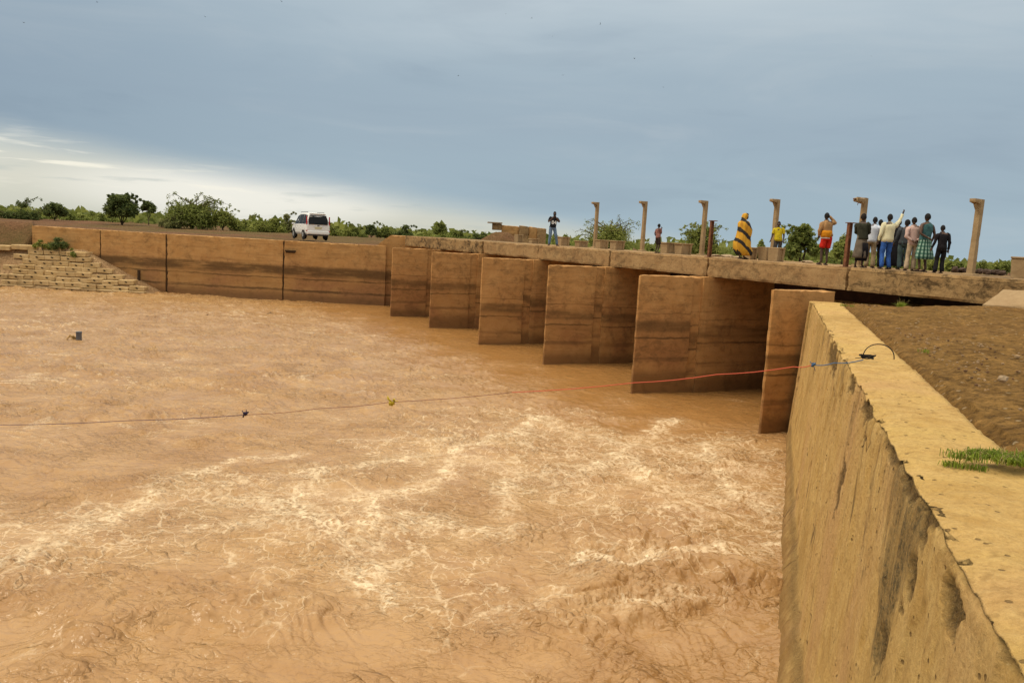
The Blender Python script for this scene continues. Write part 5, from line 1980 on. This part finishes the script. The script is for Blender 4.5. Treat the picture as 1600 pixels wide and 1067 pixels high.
def build_people():
    # 1 man photographing, facing the camera
    sc = 1.02
    J = {'elL': (-.29, .08, 1.22), 'wrL': (-.07, .25, 1.46), 'elR': (.29, .08, 1.20), 'wrR': (.07, .25, 1.45),
         'knL': (-.17, .02, .50), 'anL': (-.24, -.02, .085), 'toeL': (-.30, .13, .03), 'knR': (.13, .02, .50), 'anR': (.17, -.02, .085), 'toeR': (.23, .13, .03)}
    root, P, hb, hr = person('man in black number tee and jeans holding a camera to his face, facing us', 863, 4.3, R(185), sc, SKIN_A, J,
                             (cloth('black_tee', (.012, .012, .014)), 1, -.02, {}), (cloth('blue_jeans', (.13, .19, .28), .3), 'trousers', {'w': 1.0}))
    dark = plain('camera_black', (.015, .015, .015), .5)
    mb = MB().box((0, .245 * sc, 1.575 * sc), (.14, .07, .09), 0, 1, 0, .01)
    cam_o = mb.build('camera', dark)
    cam_o.matrix_world = root.matrix_basis.copy()
    MB().tube([(0, .27 * sc, 1.57 * sc), (0, .36 * sc, 1.565 * sc)], [.035, .04], 10).build('lens', dark, cam_o)
    tag(cam_o, 'small black camera held up to the face of the man in black', 'camera')
    cu = bpy.data.curves.new('print_number', 'FONT')
    cu.body = '84'
    cu.size = .27
    cu.align_x = 'CENTER'
    cu.extrude = .002
    cu.offset = .006
    tmp = bpy.data.objects.new('tmp', cu)
    COL.objects.link(tmp)
    me = bpy.data.meshes.new_from_object(tmp.evaluated_get(bpy.context.evaluated_depsgraph_get()))
    bpy.data.objects.remove(tmp)
    me.name = 'print_number'
    # wrap the number on the chest
    for vv in me.vertices:
        x, y, z = vv.co
        vv.co = (-x, .138 - .55 * x * x + (z * 1.0), y + 1.13)
    me.flip_normals()
    link('print_number', me, plain('print_white', (.75, .75, .72), .8), root)

    # 2 small boy, hand at his mouth, turned to the right
    J = {'elR': (.20, .08, 1.16), 'wrR': (.05, .19, 1.48), 'elL': (-.22, -.08, 1.14), 'wrL': (-.18, .06, .95)}
    person('small boy in faded red shirt and dark shorts with a hand at his mouth', 1026, 4.2, R(-62), .72, SKIN_B, J,
           (cloth('faded_red_shirt', (.22, .10, .08), .6, 7), 1, -.04, {}), (cloth('dark_brown_shorts', (.035, .022, .018)), 'shorts', {'len': .9}))

    # 3 woman in striped robe
    root, P, hb, hr = person('woman in a long hooded yellow robe with black bands, walking to the right', 1158, 4.4, R(-75), .98, SKIN_B, {
        'anL': (-.10, .16, .085), 'toeL': (-.10, .33, .03), 'knL': (-.1, .14, .5), 'anR': (.10, -.16, .10), 'toeR': (.10, .0, .03), 'elR': (.21, .05, 1.15), 'wrR': (.12, .16, 1.0), 'elL': (-.21, .05, 1.15), 'wrL': (-.12, .16, 1.0)}, hair=None)
    m, k, b = new_mat('striped_robe')
    co = k.node('ShaderNodeTexCoord').outputs['Object']
    x, y, z = k.sep(co)
    n = k.noise(co, 5, 3, .6)
    u = k.math('ADD', k.math('ADD', z, k.math('MULTIPLY', y, .85)), k.math('MULTIPLY', k.math('SUBTRACT', n, .5), .16))
    w = k.math('ABSOLUTE', k.math('SUBTRACT', k.math('FRACT', k.math('DIVIDE', k.math('ADD', u, .22), .46)), .5))
    yl = k.ramp(k.noise(k.scale(co, (9, 9, 1.2)), 1, 3, .6), [(.3, (.40, .17, .012, 1)), (.6, (.62, .33, .02, 1))])
    k.put(b.inputs['Base Color'], k.mix(k.map(w, .22, .16), yl, (.018, .014, .012, 1)))
    b.inputs['Roughness'].default_value = .9
    mb = MB()
    s_ = .98
    rg = []
    for zz, cy, rx, ry in [(1.785, .03, .02, .02), (1.775, .025, .07, .08), (1.73, .015, .10, .118), (1.64, .0, .112, .122), (1.56, -.02, .105, .108), (1.50, -.03, .115, .11), (1.45, -.03, .185, .16), (1.39, -.02, .225, .205),
                           (1.28, .0, .24, .24), (1.14, .05, .25, .29), (1.0, .04, .255, .30), (.84, .0, .26, .30), (.66, -.02, .27, .325), (.48, .0, .275, .35), (.34, .05, .27, .36), (.22, .10, .25, .32), (.15, .11, .23, .27)]:
        rg.append(((0, cy * s_, zz * s_), rx * s_, ry * s_))
    ring_loft(mb, rg, 34, .16, 5)
    crumple(mb, .035, 4.5, 11)
    mb.build('robe', m, root, True)
    # opening of the hood: dark face shown in front
    MB().ball((0, .105 * s_, 1.63 * s_), (.058, .045, .085), 8, 10).build('face', SKIN_B, root, True)

    # 4 boy in yellow, facing the camera
    J = {'elL': (-.25, -.02, 1.14), 'wrL': (-.24, .05, .92), 'elR': (.24, -.02, 1.14), 'wrR': (.30, .10, .92)}
    person('boy in yellow tee with dark trousers standing behind a pedestal, facing us', 1212, 5.8, R(165), .86, SKIN_B, J,
           (cloth('yellow_tee', (.55, .42, .02)), 1, -.06, {}), (cloth('grey_trousers', (.06, .05, .045)), 'trousers', {}), eyes=True)

    # 5 man in red shorts, back to us, hand at the head
    J = {'elR': (.31, .05, 1.42), 'wrR': (.10, .12, 1.66), 'elL': (-.26, -.02, 1.14), 'wrL': (-.20, .10, .98)}
    root, P, hb, hr = person('man in tan wrap and red shorts, one hand raised to his head', 1286, 4.3, R(6), 1.0, SKIN_B, J,
                             (cloth('tan_wrap', (.36, .20, .085), .35, 6), 2, .10, {'fold': .08, 'name': 'jacket'}), (cloth('red_shorts', (.50, .022, .012)), 'shorts', {'len': .80}), fat=1.08)
    mb = MB()
    ring_loft(mb, [((0, -.01, 1.16), .185, .145), ((.0, -.01, 1.08), .195, .155), ((0, -.01, 1.0), .20, .16), ((0, 0, .93), .19, .15)], 22, .08, 3)
    mb.build('waist_wrap', cloth('orange_cloth', (.55, .21, .012), .45, 7), root, True)
    mb = MB()
    ring_loft(mb, [((0, 0, .925), .182, .142), ((0, 0, .89), .184, .144)], 18)
    mb.build('waistband', cloth('white_band', (.6, .55, .5)), root, True)

    # 6 person in olive jacket and grey wrap
    root, P, hb, hr = person('person in dark olive jacket and grey wrap skirt beside the rusty post', 1341, 4.2, R(-38), .98, SKIN_B,
                             {'elR': (.20, .08, 1.16), 'wrR': (.06, .20, 1.06), 'elL': (-.22, .06, 1.15), 'wrL': (-.04, .21, 1.05)},
                             (cloth('olive_jacket', (.035, .035, .022), .4), 2, -.02, {'fold': .07, 'name': 'jacket'}), (cloth('grey_wrap', (.14, .11, .08), .4, 6), 'skirt', {'hem': .34, 'w': .20, 'fold': .16}), head_tilt=-.12)
    hair_cap(hb, hr, .98, cloth('dark_scarf', (.02, .016, .014)), root, 'headscarf', 1.22)
    mb = MB()
    ring_loft(mb, [((.05, .03, .80), .16, .16), ((.06, .03, .6), .185, .165), ((.06, .03, .4), .19, .165), ((.05, .02, .22), .17, .15)], 20, .12, 4)
    mb.build('underskirt', cloth('dark_cloth', (.012, .010, .012)), root, True)

    # 7 man in pale blue shirt
    person('man in pale blue shirt and khaki trousers standing left of the pointing man', 1358, 5.0, R(-28), .95, SKIN_B,
           {'elR': (.22, .08, 1.14), 'wrR': (.08, .20, 1.06), 'elL': (-.23, .04, 1.13), 'wrL': (-.10, .18, 1.02)},
           (cloth('pale_blue_shirt', (.60, .63, .70), .12), 2, -.06, {'fold': .06}), (cloth('khaki_trousers', (.30, .22, .13)), 'trousers', {'w': 1.15}))
    # dark trousered figure between 7 and 8
    person('figure in black robe mostly hidden behind the pointing man', 1396, 6.0, R(-30), .94, SKIN_B, None,
           (cloth('black_robe_top', (.012, .011, .013)), 2, -.1, {'fold': .08, 'name': 'robe_top'}), (cloth('black_robe', (.010, .009, .011)), 'skirt', {'hem': .12, 'w': .30, 'fold': .12}), hair=cloth('black_scarf', (.012, .011, .013)))
    person('man in black trousers mostly hidden between the pale blue and cream shirts', 1368, 5.9, R(-10), .93, SKIN_B, None,
           (cloth('black_shirt', (.014, .013, .016)), 2, -.06, {}), (cloth('black_trousers', (.010, .009, .011)), 'trousers', {'w': 1.2}))
    # 8 pointing man
    J = {'elR': (.34, .06, 1.55), 'wrR': (.44, .10, 1.79), 'elL': (-.26, -.02, 1.12), 'wrL': (-.27, .06, .89), 'knL': (-.11, .0, .5), 'anL': (-.13, -.05, .085), 'anR': (.12, -.02, .085)}
    person('man in cream shirt and blue jeans seen from behind, right arm pointing up', 1382, 4.4, R(2), .985, SKIN_B, J,
           (cloth('cream_shirt', (.68, .62, .40), .12), 2, -.08, {'fold': .06}), (cloth('bright_jeans', (.035, .10, .33), .35), 'trousers', {'w': 1.0}), fat=1.04)
    # 9 half hidden man
    person('man in dark grey shirt half hidden behind the pink shirted man', 1409, 5.4, R(-20), .92, SKIN_B,
           {'elL': (-.27, .02, 1.12), 'wrL': (-.33, .10, .92)}, (cloth('dark_grey_shirt', (.06, .065, .07)), 2, -.06, {}), (cloth('teal_trousers', (.06, .09, .09)), 'trousers', {}), head_yaw=.9)
    # 10 man in dusty pink, hands behind the back
    J = {'elL': (-.27, -.10, 1.12), 'wrL': (-.06, -.17, .98), 'elR': (.27, -.10, 1.12), 'wrR': (.05, -.18, 1.0), 'anL': (-.13, -.04, .085), 'anR': (.11, .04, .085)}
    person('man in dusty pink shirt and beige trousers with his hands behind his back', 1421, 4.4, R(-6), .93, SKIN_A, J,
           (cloth('dusty_pink_shirt', (.50, .34, .29), .15), 2, -.10, {'fold': .06}), (cloth('beige_trousers', (.42, .31, .20)), 'trousers', {'w': 1.2}), fat=1.03)
    # 11 in plaid skirt
    m, k, b = new_mat('green_plaid')
    co = k.node('ShaderNodeTexCoord').outputs['Object']
    x, y, z = k.sep(co)
    an = k.math('MULTIPLY', k.math('ARCTAN2', y, x), .20)
    f1 = k.map(k.math('PINGPONG', an, .045), .018, .027)
    f2 = k.map(k.math('PINGPONG', z, .055), .022, .033)
    c = k.mix(f1, (.012, .05, .035, 1), (.08, .20, .14, 1))
    c2 = k.mix(f1, (.02, .08, .05, 1), (.30, .42, .33, 1))
    k.put(b.inputs['Base Color'], k.mix(f2, c, c2))
    b.inputs['Roughness'].default_value = .9
    J = {'elL': (-.26, -.08, 1.14), 'wrL': (-.06, -.19, 1.02), 'elR': (.25, -.06, 1.13), 'wrR': (.24, .04, .90)}
    person('person in sleeveless teal top and green plaid wrap skirt, arm behind the back', 1440, 4.5, R(12), 1.0, SKIN_A, J,
           (cloth('teal_top', (.05, .12, .12), .4), 0, .02, {'name': 'sleeveless_top'}), (m, 'skirt', {'hem': .40, 'w': .26, 'fold': .10}), fat=1.03)
    # 12 boy in black
    J = {'elL': (-.27, -.02, 1.13), 'wrL': (-.31, .04, .92), 'elR': (.26, -.02, 1.12), 'wrR': (.27, .04, .87), 'anL': (-.14, -.03, .085), 'anR': (.12, .02, .085)}
    person('boy in loose black shirt and black trousers, last of the group on the right', 1466, 4.3, R(-4), .80, SKIN_A, J,
           (cloth('black_shirt_loose', (.016, .013, .015)), 2, -.14, {'fold': .07}), (cloth('black_trousers_boy', (.014, .012, .013)), 'trousers', {'w': 1.25}))


build_people()


# ------------------------------------------------------------------ rope, wire and small things
def build_rope():
    A = np.array(cast(1349, 562, WALL_Z + .05))
    dirn = np.array([-11.6, 17.6]) - A[:2]
    dirn /= np.linalg.norm(dirn)
    nrm = np.array([-dirn[1], dirn[0]])

    def on(px, py):
        q = cast_y(px, py, 10.0) - np.array([0, 0, CAM_H])
        k_ = (A[:2] @ nrm) / (q[:2] @ nrm)
        return q * k_ + np.array([0, 0, CAM_H])
    pts = [A] + [on(*p) for p in ((1303, 567), (1270, 570), (1240, 573), (1120, 585), (990, 598), (800, 613), (612, 628), (500, 638), (384, 648), (200, 657), (0, 664))]
    e = pts[-1] + (pts[-1] - pts[-2]) * 1.2
    pts.append(e)
    e2 = e + (pts[-1] - pts[-2]) * 1.5
    pts.append(np.array([e2[0], e2[1], -.4]))
    red = plain('red_cord', (.55, .09, .045), .7)
    dk = plain('purple_grey_cord', (.13, .07, .085), .8)
    bl = plain('blue_cord', (.05, .12, .22), .7)
    ye = plain('yellow_cord', (.50, .36, .02), .7)
    root = thing('rope', 'thin cord stretched across the muddy water from the right wall, red near the wall', 'rope', A)
    inv = Matrix.Translation(-Vector(A))

    def seg(nm, i0, i1, r, m):
        P = []
        for a, b in zip(pts[i0:i1], pts[i0 + 1:i1 + 1]):
            for f in np.linspace(0, 1, 5)[:-1]:
                P.append(a + (b - a) * f + np.array([0, 0, -.02 * math.sin(f * math.pi)]))
        P.append(pts[i1])
        MB().tube(P, r, 6).build(nm, m, root, True).matrix_parent_inverse = inv
    seg('blue_length', 0, 2, .0065, bl)
    seg('red_length', 2, 6, .0062, red)
    seg('thin_length', 6, 9, .0055, plain('brown_cord', (.24, .10, .06), .8))
    seg('dark_length', 9, 13, .0075, dk)

    def knot(nm, c, m, r, tails):
        g = random.Random(nm)
        mb = MB()
        P = [(c[0] + g.uniform(-r, r), c[1] + g.uniform(-r, r), c[2] + g.uniform(-r, r)) for _ in range(14)]
        mb.tube(P, r * .28, 5)
        for q in range(tails):
            d = (g.uniform(-1, 1), 0, g.uniform(-1.2, .9))
            mb.tube([c, (c[0] + d[0] * r * 1.2, c[1], c[2] + d[2] * r * 1.0), (c[0] + d[0] * r * 2.4, c[1], c[2] + d[2] * r * 2.6)], r * .16, 4)
        mb.build(nm, m, root, True).matrix_parent_inverse = inv
    knot('blue_knot', pts[2], bl, .030, 2)
    knot('yellow_knot', pts[7], ye, .06, 5)
    knot('dark_knot', pts[9], plain('dark_cord', (.03, .02, .05), .8), .055, 2)
    # steel wire loop and coil that anchor it on the wall
    c = cast(1356, 562, WALL_Z + .03)
    wire = thing('wire_anchor', 'black steel wire loop and coil lying on top of the right wall', 'wire', c)
    blk = plain('black_wire', (.018, .016, .016), .6, .4)
    arc = [(-.06 + .20 + .21 * math.cos(w), .02 * math.sin(w), .015 + .20 * math.sin(w) ** .8) for w in np.linspace(0.02, math.pi - .02, 14)]
    MB().tube(arc, .007, 6).build('loop', blk, wire, True)
    g = random.Random(5)
    mb = MB()
    for q in range(5):
        P = [((.055 + .02 * q * .3) * math.cos(w) * 1.4 - .01 + g.uniform(-.012, .012), .045 * math.sin(w), .018 + .011 * q + g.uniform(-.006, .006)) for w in np.linspace(0, 2 * math.pi, 12)]
        mb.tube(P, .0055, 5)
    mb.tube([(-.02, 0, .03), (-.1, .01, .02), (-.17, 0, .012)], .005, 5)
    mb.build('coil', blk, wire, True)


build_rope()


def build_water_things():
    c = cast(123, 531, 0)
    root = thing('steel_pipe', 'short grey pipe sticking out of the muddy water on the left', 'pipe', (c[0], c[1], 0))
    g = plain('grey_pipe', (.12, .12, .13), .6, .2, .3, 4)
    MB().tube([(0, 0, -1), (.01, 0, .30), (.01, 0, .31)], [.115, .115, .115], 14).build('pipe', g, root, True)
    MB().tube([(.01, 0, .30), (.01, 0, .36)], [.125, .125], 14).build('rim', g, root)
    mb = MB()
    r_ = random.Random(3)
    for q in range(7):
        a = r_.uniform(-.3, .3)
        mb.tube([(-.35 + a, r_.uniform(-.1, .1), .0), (-.30 + a * .5, 0, r_.uniform(.08, .2)), (-.12 + a * .4, r_.uniform(-.05, .05), .04)], .02, 4)
    o = mb.build('driftwood', plain('tan_debris', (.33, .19, .05), .9, 0, .3, 6))
    o.location = (c[0], c[1], 0)
    tag(o, 'tan tangle of twigs caught against the grey pipe', 'driftwood')
    for i, (px, py, lab) in enumerate(((422, 490, 'dark twig afloat before the joint of the far wall'), (324, 493, 'tiny dark twig afloat left of the other twig'))):
        p = cast(px, py, 0)
        m_ = MB().tube([(-.3, 0, .02), (0, .05, .12), (.28, 0, .05)], [.03, .05, .02], 5).tube([(0, .05, .12), (.06, .05, .34)], [.03, .012], 4)
        o = m_.build('twig', M_bark)
        o.location = (p[0], p[1], -.03)
        o.scale = (.6, .6, .5)
        tag(o, lab, 'driftwood')


build_water_things()


def build_birds():
    V = [(0, .16, 0), (.03, .03, .015), (0, -.16, 0), (-.03, .03, .015), (0, .03, -.035), (.34, -.02, .10), (.14, .07, .06), (.12, -.05, .05), (-.34, -.02, .10), (-.14, .07, .06), (-.12, -.05, .05), (.05, -.24, 0), (-.05, -.24, 0)]
    F = [(0, 1, 3), (1, 2, 3), (0, 4, 1), (0, 3, 4), (4, 2, 1), (4, 3, 2), (1, 6, 7), (6, 5, 7), (3, 10, 9), (9, 10, 8), (2, 11, 12)]
    me = mesh_from('bird', V, F)
    me.materials.append(plain('bird_dark', (.03, .03, .035), .9))
    spots = [(37, 36, 60), (321, 27, 62), (863, 57, 48), (991, 92, 60), (716, 119, 70), (831, 29, 85), (880, 118, 85), (790, 22, 85), (152, 4, 80), (1036, 137, 85), (938, 38, 80), (440, 3, 85), (1362, 88, 90)]
    BL = ['leftmost bird, near the upper left corner of the sky', 'tiny bird high above the big acacia bush', 'largest dark bird, above the middle of the picture', 'bird in the sky above the second hoist post',
          'lowest bird of the left half, above the far deck end', 'faint bird high left of the largest bird', 'faint bird in the sky below the largest bird', 'highest faint bird above the earth mound', 'bird at the top edge above the leafy tree',
          'lowest bird, above the small boy', 'faint bird high right of the largest bird', 'bird at the top edge above the white van', 'rightmost bird, above the pointing man']
    for i, (px, py, Y) in enumerate(spots):
        o = bpy.data.objects.new('bird', me)
        COL.objects.link(o)
        o.location = cast_y(px, py, Y)
        o.rotation_euler = (random.uniform(-.5, .5), random.uniform(-.6, .6), random.uniform(0, 6.28))
        o.scale = (.5,) * 3
        tag(o, BL[i], 'bird', 'birds in the sky')
        if i == 2:
            o.scale = (.7,) * 3


build_birds()
